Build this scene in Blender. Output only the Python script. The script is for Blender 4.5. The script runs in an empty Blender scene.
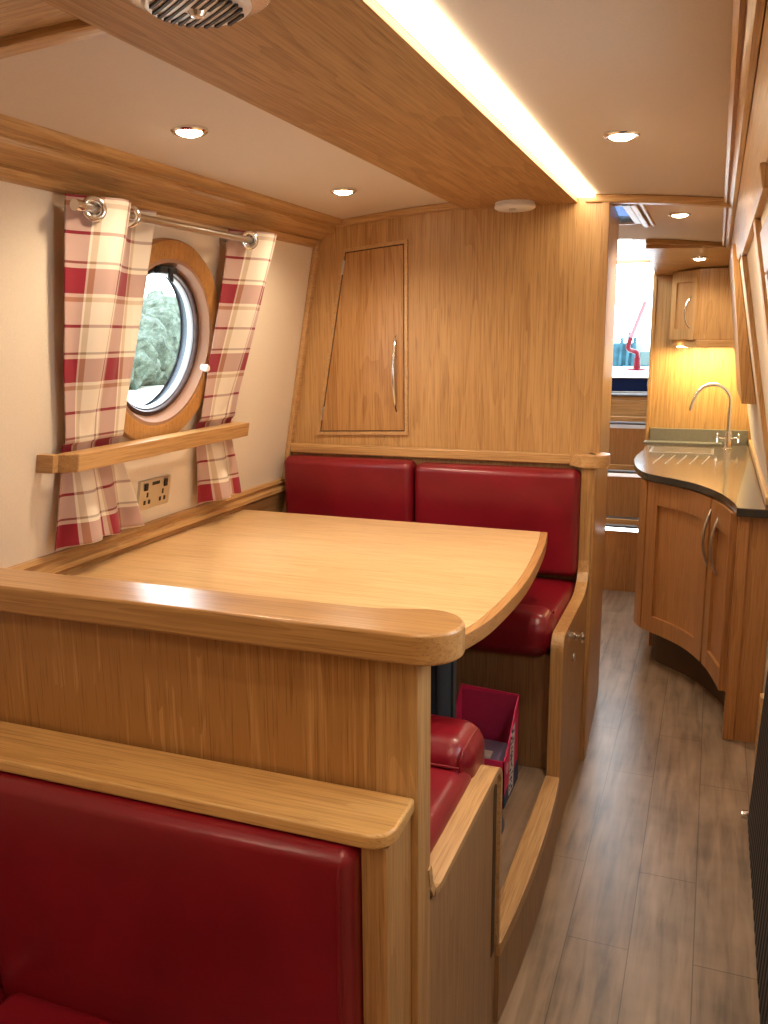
import bpy, bmesh, math, random
from mathutils import Vector, Matrix
random.seed(7)
C = bpy.context.scene.collection
PI = math.pi
ORG = {}          # world origin of every object

# ------------------------------------------------------------------ materials
def new_mat(name):
    m = bpy.data.materials.new(name); m.use_nodes = True
    nt = m.node_tree
    return m, nt, nt.nodes['Principled BSDF']

def N(nt, t, **kw):
    n = nt.nodes.new(t)
    for k, v in kw.items():
        if hasattr(n, k): setattr(n, k, v)
    return n

def ramp(nt, stops, interp='LINEAR'):
    r = nt.nodes.new('ShaderNodeValToRGB'); r.color_ramp.interpolation = interp
    e = r.color_ramp.elements
    while len(e) < len(stops): e.new(0.5)
    for el, (p, c) in zip(e, stops):
        el.position = p; el.color = (c[0], c[1], c[2], 1)
    return r

def oak(name, axis, light=(.56, .335, .135), dark=(.385, .200, .068), rough=.36, coat=.12, contrast=1.0):
    m, nt, b = new_mat(name); L = nt.links
    tc = N(nt, 'ShaderNodeTexCoord')
    def mapped(al, ac, off=0.0):
        mp = N(nt, 'ShaderNodeMapping')
        s = [ac, ac, ac]; s[axis] = al
        mp.inputs['Scale'].default_value = s
        mp.inputs['Location'].default_value = (off, off * 1.7, off * .6)
        L.new(tc.outputs['Object'], mp.inputs['Vector']); return mp
    m1 = mapped(.55, 6.0, 3.1)
    n1 = N(nt, 'ShaderNodeTexNoise'); n1.inputs['Scale'].default_value = 1.0; n1.inputs['Detail'].default_value = 3; n1.inputs['Distortion'].default_value = .6
    L.new(m1.outputs[0], n1.inputs['Vector'])
    # growth-ring figure: repeat of the slow noise
    mul = N(nt, 'ShaderNodeMath', operation='MULTIPLY'); mul.inputs[1].default_value = 11.0
    L.new(n1.outputs[0], mul.inputs[0])
    fr0 = N(nt, 'ShaderNodeMath', operation='FRACT'); L.new(mul.outputs[0], fr0.inputs[0])
    fr = N(nt, 'ShaderNodeMath', operation='POWER'); fr.inputs[1].default_value = 1.8
    L.new(fr0.outputs[0], fr.inputs[0])
    m2 = mapped(3.5, 170.0)
    n2 = N(nt, 'ShaderNodeTexNoise'); n2.inputs['Scale'].default_value = 1.0; n2.inputs['Detail'].default_value = 4
    L.new(m2.outputs[0], n2.inputs['Vector'])
    m3 = mapped(.6, 2.5, 9.0)
    n3 = N(nt, 'ShaderNodeTexNoise'); n3.inputs['Scale'].default_value = 1.0; n3.inputs['Detail'].default_value = 2
    L.new(m3.outputs[0], n3.inputs['Vector'])
    a = N(nt, 'ShaderNodeMath', operation='MULTIPLY_ADD'); a.inputs[1].default_value = .17 * contrast; a.inputs[2].default_value = .06
    L.new(fr.outputs[0], a.inputs[0])
    b2 = N(nt, 'ShaderNodeMath', operation='MULTIPLY_ADD'); b2.inputs[1].default_value = .85 * contrast
    L.new(n2.outputs[0], b2.inputs[0]); L.new(a.outputs[0], b2.inputs[2])
    c2 = N(nt, 'ShaderNodeMath', operation='MULTIPLY_ADD'); c2.inputs[1].default_value = .55
    L.new(n3.outputs[0], c2.inputs[0]); L.new(b2.outputs[0], c2.inputs[2])
    r = ramp(nt, [(.54, light), (.78, tuple(.6 * a + .4 * b for a, b in zip(light, dark))), (1.0, dark)])
    L.new(c2.outputs[0], r.inputs[0])
    m4 = mapped(9.0, 420.0, 5.0)
    n4 = N(nt, 'ShaderNodeTexNoise'); n4.inputs['Scale'].default_value = 1.0; n4.inputs['Detail'].default_value = 2
    L.new(m4.outputs[0], n4.inputs['Vector'])
    po = ramp(nt, [(.56, (1, 1, 1)), (.68, (.62, .56, .50))]); L.new(n4.outputs[0], po.inputs[0])
    mm = N(nt, 'ShaderNodeMix', data_type='RGBA', blend_type='MULTIPLY'); mm.inputs['Factor'].default_value = .8
    L.new(r.outputs[0], mm.inputs['A']); L.new(po.outputs[0], mm.inputs['B']); L.new(mm.outputs['Result'], b.inputs['Base Color'])
    b.inputs['Roughness'].default_value = rough
    b.inputs['Coat Weight'].default_value = coat; b.inputs['Coat Roughness'].default_value = .22
    bp = N(nt, 'ShaderNodeBump'); bp.inputs['Strength'].default_value = .06; bp.inputs['Distance'].default_value = .002
    L.new(n2.outputs[0], bp.inputs['Height']); L.new(bp.outputs[0], b.inputs['Normal'])
    return m

def plain(name, col, rough=.5, metal=0.0, coat=0.0, noise=0.0, nscale=60, bump=0.0, emit=None, estr=0.0):
    m, nt, b = new_mat(name); L = nt.links
    b.inputs['Base Color'].default_value = (*col, 1)
    b.inputs['Roughness'].default_value = rough; b.inputs['Metallic'].default_value = metal
    b.inputs['Coat Weight'].default_value = coat
    tc = N(nt, 'ShaderNodeTexCoord'); n = N(nt, 'ShaderNodeTexNoise')
    n.inputs['Scale'].default_value = nscale; n.inputs['Detail'].default_value = 4
    L.new(tc.outputs['Object'], n.inputs['Vector'])
    if noise:
        lo = tuple(max(0, c * (1 - noise)) for c in col); hi = tuple(min(1, c * (1 + noise)) for c in col)
        r = ramp(nt, [(.3, lo), (.7, hi)]); L.new(n.outputs[0], r.inputs[0]); L.new(r.outputs[0], b.inputs['Base Color'])
    if bump:
        bp = N(nt, 'ShaderNodeBump'); bp.inputs['Strength'].default_value = bump; bp.inputs['Distance'].default_value = .003
        L.new(n.outputs[0], bp.inputs['Height']); L.new(bp.outputs[0], b.inputs['Normal'])
    if emit:
        b.inputs['Emission Color'].default_value = (*emit, 1); b.inputs['Emission Strength'].default_value = estr
    return m

OX, OY, OZ = oak('oak_lateral', 0), oak('oak_lengthwise', 1), oak('oak_upright', 2)
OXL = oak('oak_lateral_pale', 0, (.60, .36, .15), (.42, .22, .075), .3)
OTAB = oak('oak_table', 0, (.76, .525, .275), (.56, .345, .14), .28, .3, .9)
OED = oak('oak_edging', 1, (.60, .37, .17), (.44, .245, .095), .38)
OEDZ = oak('oak_edging_upright', 2, (.52, .30, .12), (.37, .19, .06), .38)
ODK = oak('oak_shadow_line', 2, (.10, .05, .018), (.05, .022, .008), .6)
OKIT = oak('cherry_oak_upright', 2, (.47, .225, .078), (.34, .145, .045), .36, .12, .9)
OKITX = oak('cherry_oak_lateral', 0, (.47, .225, .078), (.34, .145, .045), .36, .12, .9)
CREAM = plain('cream_fabric_board', (.74, .635, .49), .75, noise=.03, nscale=220, bump=.08)
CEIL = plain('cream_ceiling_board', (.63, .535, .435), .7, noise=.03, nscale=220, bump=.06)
CHROME = plain('chrome', (.78, .76, .73), .14, 1.0)
STEEL = plain('brushed_steel', (.6, .58, .55), .3, 1.0)
BRONZE = plain('dark_bronze', (.075, .045, .04), .35, .5, noise=.2)
BLACK = plain('black_plastic', (.012, .012, .014), .5)
WHITE = plain('white_plastic', (.78, .76, .72), .4)
IRON = plain('charcoal_enamel', (.022, .023, .026), .5, noise=.1)
GREYB = plain('blue_grey_steel', (.09, .12, .155), .32, .4)
LENS = plain('lamp_glow', (1, .9, .75), .5, emit=(1, .80, .56), estr=30)
LED = plain('led_diffuser', (1, .92, .8), .5, emit=(1, .82, .56), estr=9)
LEDW = plain('led_under_cabinet', (1, .92, .7), .5, emit=(1, .80, .38), estr=110)

def leather():
    m, nt, b = new_mat('red_leather'); L = nt.links
    tc = N(nt, 'ShaderNodeTexCoord'); n = N(nt, 'ShaderNodeTexNoise'); n.inputs['Scale'].default_value = 7; n.inputs['Detail'].default_value = 5
    v = N(nt, 'ShaderNodeTexVoronoi'); v.inputs['Scale'].default_value = 420
    L.new(tc.outputs['Object'], n.inputs['Vector']); L.new(tc.outputs['Object'], v.inputs['Vector'])
    r = ramp(nt, [(.3, (.160, .0038, .010)), (.72, (.215, .006, .015))])
    L.new(n.outputs[0], r.inputs[0]); L.new(r.outputs[0], b.inputs['Base Color'])
    b.inputs['Roughness'].default_value = .31
    b.inputs['Specular IOR Level'].default_value = .5
    bp = N(nt, 'ShaderNodeBump'); bp.inputs['Strength'].default_value = .10; bp.inputs['Distance'].default_value = .001
    L.new(v.outputs['Distance'], bp.inputs['Height']); L.new(bp.outputs[0], b.inputs['Normal'])
    return m
LEATHER = leather()
PIPING = plain('red_leather_piping', (.19, .005, .012), .34)

def vinyl():
    m, nt, b = new_mat('wood_plank_vinyl'); L = nt.links
    tc = N(nt, 'ShaderNodeTexCoord')
    mp = N(nt, 'ShaderNodeMapping'); mp.inputs['Rotation'].default_value = (0, 0, PI / 2); mp.inputs['Location'].default_value = (.3, .02, 0)
    L.new(tc.outputs['Object'], mp.inputs['Vector'])
    br = N(nt, 'ShaderNodeTexBrick'); br.offset = .37
    br.inputs['Scale'].default_value = 1; br.inputs['Brick Width'].default_value = .92; br.inputs['Row Height'].default_value = .152
    br.inputs['Mortar Size'].default_value = .0016; br.inputs['Mortar Smooth'].default_value = .3; br.inputs['Bias'].default_value = 0
    br.inputs['Color1'].default_value = (.225, .155, .102, 1); br.inputs['Color2'].default_value = (.265, .185, .125, 1); br.inputs['Mortar'].default_value = (.13, .085, .055, 1)
    L.new(mp.outputs[0], br.inputs['Vector'])
    m2 = N(nt, 'ShaderNodeMapping'); m2.inputs['Scale'].default_value = (26, 2.2, 10)
    L.new(tc.outputs['Object'], m2.inputs['Vector'])
    n = N(nt, 'ShaderNodeTexNoise'); n.inputs['Scale'].default_value = 1.4; n.inputs['Detail'].default_value = 7; n.inputs['Distortion'].default_value = .5
    L.new(m2.outputs[0], n.inputs['Vector'])
    n2 = N(nt, 'ShaderNodeTexNoise'); n2.inputs['Scale'].default_value = 9; n2.inputs['Detail'].default_value = 4
    L.new(tc.outputs['Object'], n2.inputs['Vector'])
    ad = N(nt, 'ShaderNodeMath', operation='MULTIPLY_ADD'); ad.inputs[1].default_value = .5
    L.new(n2.outputs[0], ad.inputs[0]); L.new(n.outputs[0], ad.inputs[2])
    r = ramp(nt, [(.50, (.55, .53, .50)), (.72, (1.0, .99, .97)), (.98, (1.42, 1.42, 1.42))]); L.new(ad.outputs[0], r.inputs[0])
    mx = N(nt, 'ShaderNodeMix', data_type='RGBA', blend_type='MULTIPLY'); mx.inputs['Factor'].default_value = 1
    L.new(br.outputs['Color'], mx.inputs['A']); L.new(r.outputs[0], mx.inputs['B'])
    L.new(mx.outputs['Result'], b.inputs['Base Color'])
    b.inputs['Roughness'].default_value = .33
    bp = N(nt, 'ShaderNodeBump'); bp.inputs['Strength'].default_value = .12; bp.inputs['Distance'].default_value = .002
    L.new(n.outputs[0], bp.inputs['Height']); L.new(bp.outputs[0], b.inputs['Normal'])
    return m
VINYL = vinyl()

def plaid():
    m, nt, b = new_mat('red_plaid_cotton'); L = nt.links
    uv = N(nt, 'ShaderNodeUVMap'); uv.uv_map = 'cloth'
    sp = N(nt, 'ShaderNodeSeparateXYZ'); L.new(uv.outputs[0], sp.inputs[0])
    cream, red, tan, line, brown = (.86, .77, .63), (.30, .010, .026), (.52, .36, .20), (.22, .012, .022), (.22, .12, .08)
    stops = [(0, red), (.27, cream), (.31, tan), (.36, cream), (.61, line), (.645, cream), (.925, brown), (.95, cream)]
    warp = [(0, red), (.36, cream), (.39, tan), (.46, cream), (.80, line), (.83, red), (.86, cream), (.95, tan)]
    out = []
    for ax in ('X', 'Y'):
        d = N(nt, 'ShaderNodeMath', operation='DIVIDE'); d.inputs[1].default_value = .206
        L.new(sp.outputs[ax], d.inputs[0])
        f = N(nt, 'ShaderNodeMath', operation='FRACT'); L.new(d.outputs[0], f.inputs[0])
        r = ramp(nt, warp if ax == 'X' else stops, 'CONSTANT'); L.new(f.outputs[0], r.inputs[0]); out.append(r)
    mx = N(nt, 'ShaderNodeMix', data_type='RGBA'); mx.inputs['Factor'].default_value = .5
    L.new(out[0].outputs[0], mx.inputs['A']); L.new(out[1].outputs[0], mx.inputs['B'])
    # the twill weave alternates warp and weft threads
    L.new(mx.outputs['Result'], b.inputs['Base Color'])
    b.inputs['Roughness'].default_value = .85; b.inputs['Sheen Weight'].default_value = .15
    tr = N(nt, 'ShaderNodeBsdfTranslucent'); L.new(mx.outputs['Result'], tr.inputs[0])
    ms = N(nt, 'ShaderNodeMixShader'); ms.inputs[0].default_value = .18
    L.new(b.outputs[0], ms.inputs[1]); L.new(tr.outputs[0], ms.inputs[2])
    L.new(ms.outputs[0], nt.nodes['Material Output'].inputs[0])
    return m
PLAID = plaid()

def glass_mat(name, tint=(.97, .99, 1.0)):
    m, nt, b = new_mat(name); L = nt.links
    nt.nodes.remove(b)
    t = N(nt, 'ShaderNodeBsdfTransparent'); t.inputs[0].default_value = (*tint, 1)
    g = N(nt, 'ShaderNodeBsdfGlossy'); g.inputs['Roughness'].default_value = .03
    ms = N(nt, 'ShaderNodeMixShader'); ms.inputs[0].default_value = .05; L.new(t.outputs[0], ms.inputs[1]); L.new(g.outputs[0], ms.inputs[2])
    L.new(ms.outputs[0], nt.nodes['Material Output'].inputs[0])
    return m
GLASS = glass_mat('clear_glass')
FROST = glass_mat('tinted_roof_glass', (.19, .23, .31))
QUARTZ = plain('brown_grey_quartz', (.125, .090, .064), .2, noise=.35, nscale=380, coat=.4)
QUARTZE = plain('dark_quartz_edge', (.04, .036, .033), .2, noise=.3, nscale=300)
UPST = plain('grey_green_quartz', (.16, .145, .11), .35, noise=.35, nscale=260)
CARD = plain('magenta_red_card', (.74, .030, .135), .5, noise=.06, nscale=30)
CARDI = plain('dark_pink_card_inside', (.50, .028, .11), .6)
PRINTW = plain('white_print', (.72, .70, .76), .6)
PRINTB = plain('navy_print', (.035, .06, .17), .5)
PACK = plain('grey_violet_packet', (.26, .22, .36), .4)
NAVY = plain('navy_paint', (.004, .010, .040), .45)
REDP = plain('red_paint', (.065, .0012, .005), .35)
DECK = plain('pale_deck_paint', (.8, .82, .84), .6)
TEAL = plain('teal_paint', (.018, .055, .075), .5, noise=.5, nscale=9)

for m_ in (REDP, NAVY, TEAL): m_.node_tree.nodes['Principled BSDF'].inputs['Specular IOR Level'].default_value = .08
# ------------------------------------------------------------------ mesh helpers
def BM(): return bmesh.new()
def box(bm, x0, x1, y0, y1, z0, z1):
    vs = [bm.verts.new((x, y, z)) for x in (x0, x1) for y in (y0, y1) for z in (z0, z1)]
    for f in ((0, 1, 3, 2), (4, 6, 7, 5), (0, 4, 5, 1), (2, 3, 7, 6), (0, 2, 6, 4), (1, 5, 7, 3)):
        bm.faces.new([vs[i] for i in f])
    return vs
def hexa(bm, p):                      # p: 8 points ordered as box()
    vs = [bm.verts.new(q) for q in p]
    for f in ((0, 1, 3, 2), (4, 6, 7, 5), (0, 4, 5, 1), (2, 3, 7, 6), (0, 2, 6, 4), (1, 5, 7, 3)):
        bm.faces.new([vs[i] for i in f])
def prism(bm, pts, axis, a, b):       # polygon in the other two axes, extruded a..b
    def mk(p, t):
        return {0: (t, p[0], p[1]), 1: (p[0], t, p[1]), 2: (p[0], p[1], t)}[axis]
    A = [bm.verts.new(mk(p, a)) for p in pts]; B = [bm.verts.new(mk(p, b)) for p in pts]
    n = len(pts)
    bm.faces.new(A); bm.faces.new(B[::-1])
    for i in range(n): bm.faces.new([A[i], B[i], B[(i + 1) % n], A[(i + 1) % n]])
def tube(bm, path, r, seg=12, closed=False):
    P = [Vector(p) for p in path]; n = len(P); rings = []
    up = Vector((0, 0, 1))
    prev = None
    for i in range(n):
        a = P[(i - 1) % n] if (closed or i > 0) else P[i]
        c = P[(i + 1) % n] if (closed or i < n - 1) else P[i]
        t = (c - a).normalized()
        if prev is None:
            s = t.cross(up)
            if s.length < 1e-3: s = t.cross(Vector((1, 0, 0)))
        else:
            s = prev - t * prev.dot(t)
        s.normalize(); prev = s
        u = s.cross(t)
        rr = r[i] if isinstance(r, (list, tuple)) else r
        rings.append([bm.verts.new(P[i] + (s * math.cos(2 * PI * k / seg) + u * math.sin(2 * PI * k / seg)) * rr) for k in range(seg)])
    m = n if closed else n - 1
    for i in range(m):
        A, B = rings[i], rings[(i + 1) % n]
        for k in range(seg): bm.faces.new([A[k], A[(k + 1) % seg], B[(k + 1) % seg], B[k]])
    if not closed:
        bm.faces.new(rings[0][::-1]); bm.faces.new(rings[-1])
def lathe(bm, prof, origin, axis, seg=48, caps=True):   # prof: (radius, height along axis)
    o = Vector(origin); w = Vector(axis).normalized()
    u = w.cross(Vector((0, 0, 1)))
    if u.length < 1e-3: u = Vector((1, 0, 0))
    u.normalize(); v = w.cross(u)
    R = []
    for r, h in prof:
        if r < 1e-6: R.append([bm.verts.new(o + w * h)])
        else: R.append([bm.verts.new(o + w * h + (u * math.cos(2 * PI * k / seg) + v * math.sin(2 * PI * k / seg)) * r) for k in range(seg)])
    for A, B in zip(R, R[1:]):
        for k in range(seg):
            k2 = (k + 1) % seg
            if len(A) == 1 and len(B) == 1: continue
            if len(A) == 1: bm.faces.new([A[0], B[k2], B[k]])
            elif len(B) == 1: bm.faces.new([A[k], A[k2], B[0]])
            else: bm.faces.new([A[k], A[k2], B[k2], B[k]])
    if caps:
        if len(R[0]) > 1: bm.faces.new(R[0][::-1])
        if len(R[-1]) > 1: bm.faces.new(R[-1])
def bev(bm, w=.003, seg=2, ang=30):
    bmesh.ops.recalc_face_normals(bm, faces=bm.faces[:])
    es = [e for e in bm.edges if len(e.link_faces) == 2 and e.calc_face_angle(0) > math.radians(ang)]
    if es: bmesh.ops.bevel(bm, geom=es, offset=w, segments=seg, affect='EDGES', profile=.5, clamp_overlap=True)
    return bm
def pad(bm, x0, x1, y0, y1, z0, z1, r=.03, bulge=(0, 0, 0), n=10, rs=5):
    """upholstered pad: rounded box whose faces swell by bulge"""
    c = Vector(((x0 + x1) / 2, (y0 + y1) / 2, (z0 + z1) / 2)); h = Vector(((x1 - x0) / 2, (y1 - y0) / 2, (z1 - z0) / 2))
    rr = min(r, h.x * .98, h.y * .98, h.z * .98)
    def samp(a):
        s = [-a + rr * (1 - math.tan(PI / 4 * (1 - k / rs))) for k in range(rs)]
        i = a - rr
        mid = [-i + 2 * i * k / n for k in range(n + 1)] if i > 1e-4 else [0.0]
        return s + mid + [-v for v in s[::-1]]
    S = [samp(h.x), samp(h.y), samp(h.z)]
    cache = {}
    def vert(p):
        key = tuple(round(q, 6) for q in p)
        if key in cache: return cache[key]
        inn = Vector([max(-(h[i] - rr), min(h[i] - rr, p[i])) for i in range(3)])
        d = Vector(p) - inn
        q = inn + (d.normalized() * rr if d.length > 1e-9 else Vector())
        for i in range(3):
            if bulge[i]:
                j, k = [a for a in range(3) if a != i]
                w = max(0, 1 - (p[j] / h[j]) ** 2) ** .6 * max(0, 1 - (p[k] / h[k]) ** 2) ** .6
                q[i] += bulge[i] * w * max(-1, min(1, p[i] / h[i]))
        cache[key] = bm.verts.new(q + c); return cache[key]
    for i in range(3):
        j, k = [(1, 2), (2, 0), (0, 1)][i]
        for sgn in (-1, 1):
            for a in range(len(S[j]) - 1):
                for b in range(len(S[k]) - 1):
                    q = []
                    for (aa, bb) in ((a, b), (a + 1, b), (a + 1, b + 1), (a, b + 1)):
                        p = [0, 0, 0]; p[i] = sgn * h[i]; p[j] = S[j][aa]; p[k] = S[k][bb]; q.append(vert(p))
                    if len(set(q)) < 3: continue
                    if sgn < 0: q = q[::-1]
                    try: bm.faces.new(q)
                    except ValueError: pass
    return bm

def tag(o, label=None, cat=None, group=None, kind=None):
    if label: o['label'] = label
    if cat: o['category'] = cat
    if group: o['group'] = group
    if kind: o['kind'] = kind
    return o
def thing(name, loc, label, cat, group=None):
    o = bpy.data.objects.new(name, None); C.objects.link(o); o.empty_display_size = .05
    o.location = loc; ORG[o.name] = Vector(loc); return tag(o, label, cat, group)
def obj(name, bm, mat, parent=None, smooth=35, label=None):
    bmesh.ops.remove_doubles(bm, verts=bm.verts[:], dist=1e-6)
    bmesh.ops.recalc_face_normals(bm, faces=bm.faces[:])
    co = [v.co for v in bm.verts]
    lo = Vector([min(c[i] for c in co) for i in range(3)]); hi = Vector([max(c[i] for c in co) for i in range(3)])
    if parent is None: org = Vector(((lo.x + hi.x) / 2, (lo.y + hi.y) / 2, lo.z))
    else: org = ORG[parent.name]
    for v in bm.verts: v.co -= org
    me = bpy.data.meshes.new(name); bm.to_mesh(me); bm.free()
    if isinstance(mat, (list, tuple)):
        for q in mat: me.materials.append(q)
    else: me.materials.append(mat)
    me.polygons.foreach_set('use_smooth', [True] * len(me.polygons))
    me.set_sharp_from_angle(angle=math.radians(smooth))
    o = bpy.data.objects.new(name, me); C.objects.link(o)
    if parent is not None: o.parent = parent; o.location = (0, 0, 0)
    else: o.location = org
    ORG[o.name] = org
    if label: o['label'] = label
    if 0 < smooth <= 40 and len(me.polygons) < 2500:
        wn = o.modifiers.new('weighted', 'WEIGHTED_NORMAL'); wn.keep_sharp = True
    return o
def struct(name, bm, mat, parent=None, smooth=35, label=None, cat=None):
    o = obj(name, bm, mat, parent, smooth)
    if parent is None: tag(o, label, cat, None, 'structure')
    return o
def arc(cx, cy, r, a0, a1, n):
    return [(cx + r * math.cos(math.radians(a0 + (a1 - a0) * i / n)), cy + r * math.sin(math.radians(a0 + (a1 - a0) * i / n))) for i in range(n + 1)]
def spline(P, n=8):
    out = []
    P = [Vector(p) for p in P]
    for i in range(len(P) - 1):
        a = P[i - 1] if i else P[0] * 2 - P[1]; b, c = P[i], P[i + 1]; d = P[i + 2] if i + 2 < len(P) else c * 2 - b
        for k in range(n):
            t = k / n
            out.append(.5 * ((2 * b) + (c - a) * t + (2 * a - 5 * b + 4 * c - d) * t * t + (3 * b - a - 3 * c + d) * t ** 3))
    out.append(P[-1]); return out

# ------------------------------------------------------------------ key dimensions (metres, z up, y along the boat)
SL = .1824
def XL(z): return -1.395 - SL * (1.844 - z)          # left cabin side (leans inward going up)
def XR(z): return .043 + SL * (1.844 - z)            # right cabin side
def ZC(x): return 1.955 - .10 * (x + .64) ** 2       # cambered roof lining
YB = 3.0          # bulkhead face behind the dinette
YS = 5.15         # stern bulkhead
YN = -1.8         # saloon end wall behind the viewer
XS = -.366        # aisle face of the dinette
ZF = .19          # raised dinette floor
CY, CZ, CR = 2.085, 1.49, .284   # porthole

# ------------------------------------------------------------------ floor and ceiling
bm = BM(); box(bm, -1.8, .40, YN, YS + .02, -.04, 0)
struct('floor', bm, VINYL, label='grey brown wood plank vinyl floor of the cabin aisle', cat='floor')
bm = BM(); box(bm, -1.75, -.40, 1.15, YB, ZF - .03, ZF)
struct('floor_dinette', bm, VINYL, label='raised wood plank vinyl floor under the dinette table', cat='floor')

def ceil_piece(bm, x0, x1, y0, y1, n=14, th=.02):
    T = []; B = []
    for i in range(n + 1):
        x = x0 + (x1 - x0) * i / n; z = ZC(x)
        B.append((x, z)); T.append((x, z + th))
    prism(bm, B + T[::-1], 1, y0, y1)
bm = BM()
ceil_piece(bm, -1.46, .14, YN, 3.2, 24)
ceil_piece(bm, -1.46, -.62, 3.2, 4.43, 10)
ceil_piece(bm, -.33, .14, 3.2, 3.72, 8)
ceil_piece(bm, -.62, .14, 3.72, 4.43, 10)
ceil_piece(bm, -.345, .14, 4.43, YS + .02, 8)
ceil_piece(bm, -1.46, -.72, 4.43, YS + .02, 8)
struct('ceiling', bm, CEIL, label='cream cambered ceiling lining with recessed lamps', cat='ceiling')

# roof light in the passage ceiling
bm = BM(); box(bm, -.62, -.33, 3.2, 3.72, 1.944, 1.949)
w2 = struct('window_2', bm, FROST, label='blue tinted roof light in the passage ceiling', cat='roof light')
bm = BM()
for (a, b, c, d) in ((-.64, -.31, 3.18, 3.205), (-.64, -.31, 3.715, 3.74), (-.336, -.31, 3.18, 3.74), (-.64, -.61, 3.18, 3.74)):
    box(bm, a, b, c, d, 1.936, 1.96)
struct('window_frame', bev(bm), OY, w2)
bm = BM(); box(bm, -.307, -.285, 3.16, 3.80, 1.93, 1.944); box(bm, -.275, -.262, 3.16, 3.80, 1.932, 1.942)
struct('window_trim', bev(bm, .004), OY, w2)

# ------------------------------------------------------------------ left wall with the round hole
def lp(y, z, off=0): return Vector((XL(z) + off, y, z))
def wall_quad(bm, y0, y1, z0, z1, off=0):
    vs = [bm.verts.new(lp(y, z, off)) for y, z in ((y0, z0), (y1, z0), (y1, z1), (y0, z1))]
    bm.faces.new(vs)
bm = BM()
A = .34
wall_quad(bm, YN, CY - A, 0, 1.90); wall_quad(bm, CY + A, YS, 0, 1.90)
wall_quad(bm, CY - A, CY + A, 0, CZ - A); wall_quad(bm, CY - A, CY + A, CZ + A, 1.90)
NS = 64; hr = .225
inner, outer, deep = [], [], []
for k in range(NS):
    a = 2 * PI * k / NS; ca, sa = math.cos(a), math.sin(a); s = A / max(abs(ca), abs(sa))
    inner.append(bm.verts.new(lp(CY + hr * ca, CZ + hr * sa))); outer.append(bm.verts.new(lp(CY + s * ca, CZ + s * sa)))
    deep.append(bm.verts.new(lp(CY + hr * ca, CZ + hr * sa, -.064)))
for k in range(NS):
    j = (k + 1) % NS
    bm.faces.new([inner[k], outer[k], outer[j], inner[j]]); bm.faces.new([inner[k], inner[j], deep[j], deep[k]])
struct('wall_left', bm, CREAM, smooth=0, label='cream lined cabin side with the porthole', cat='wall')

# ------------------------------------------------------------------ right wall (with its own porthole beside the viewer), end walls
bm = BM()
RY, RZ, RR = 1.33, 1.36, .21
def rp(y, z, off=0): return Vector((XR(z) + off, y, z))
def rq(y0, y1, z0, z1):
    bm.faces.new([bm.verts.new(rp(y, z)) for y, z in ((y0, z0), (y0, z1), (y1, z1), (y1, z0))])
A = .26
rq(YN, RY - A, .93, 1.90); rq(RY + A, YS, .93, 1.90); rq(RY - A, RY + A, .93, RZ - A); rq(RY - A, RY + A, RZ + A, 1.90)
inner, outer, deep = [], [], []
for k in range(NS):
    a = 2 * PI * k / NS; ca, sa = math.cos(a), math.sin(a); s = A / max(abs(ca), abs(sa))
    inner.append(bm.verts.new(rp(RY + RR * ca, RZ + RR * sa))); outer.append(bm.verts.new(rp(RY + s * ca, RZ + s * sa)))
    deep.append(bm.verts.new(rp(RY + RR * ca, RZ + RR * sa, .07)))
for k in range(NS):
    j = (k + 1) % NS
    bm.faces.new([inner[j], outer[j], outer[k], inner[k]]); bm.faces.new([deep[k], deep[j], inner[j], inner[k]])
box(bm, .24, .27, YN, YS, 0, .93)
box(bm, XR(.93), .27, YN, YS, .925, .93)
struct('wall_right', bm, CREAM, smooth=0, label='cream lined cabin side along the aisle', cat='wall')
bm = BM(); box(bm, -1.8, .4, YN - .04, YN, 0, 2.0)
struct('wall_front', bm, OZ, label='oak end wall of the saloon', cat='wall')
bm = BM()
box(bm, -1.8, -.722, YS, YS + .03, 0, 1.985)
struct('wall_stern_left', bm, OZ, label='oak stern bulkhead left of the doorway', cat='wall')
bm = BM(); box(bm, -.345, .30, YS, YS + .03, 0, 1.985)
struct('wall_stern', bm, OZ, label='oak stern bulkhead behind the sink', cat='wall')
# wall below the ledge and the light wood rail where the right wall meets the worktop
bm = BM(); box(bm, .195, .24, 3.30, YS, .905, .935)
struct('trim_rail', bev(bm, .006), OED, label='pale oak rail along the cabin side above the worktop', cat='trim')

# oak bulkhead block behind the dinette (a full height cupboard block)
XB0, XB1 = -.355, -.385
bm = BM()
P = [(XL(1.2) - .30, YB), (XB0, YB), (XB1, YB + .60), (XL(1.2) - .30, YB + .60)]
# face follows the leaning side: build as prism in x-z so that it meets the lining
zz = [0, .6, .95, 1.4, 1.84, 1.9]
poly = [(XL(z), z) for z in zz]
top = [(x, ZC(x) + .005) for x in (-1.30, -1.1, -.9, -.7, -.5, XB0)]
prof = poly + top + [(XB0, 0)]
prism(bm, prof, 1, YB, YB + .60)
for v in bm.verts:
    if v.co.y > YB + .3 and v.co.x > -.4: v.co.x = XB1
wall_back = struct('wall_back', bm, OZ, label='tall oak bulkhead at the far end of the dinette', cat='bulkhead')
bm = BM(); box(bm, XB0 - .02, XB0 + .004, YB - .006, YB + .014, 1.105, ZC(XB0)); 
struct('trim_corner', bev(bm, .003), OEDZ, wall_back)

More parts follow.
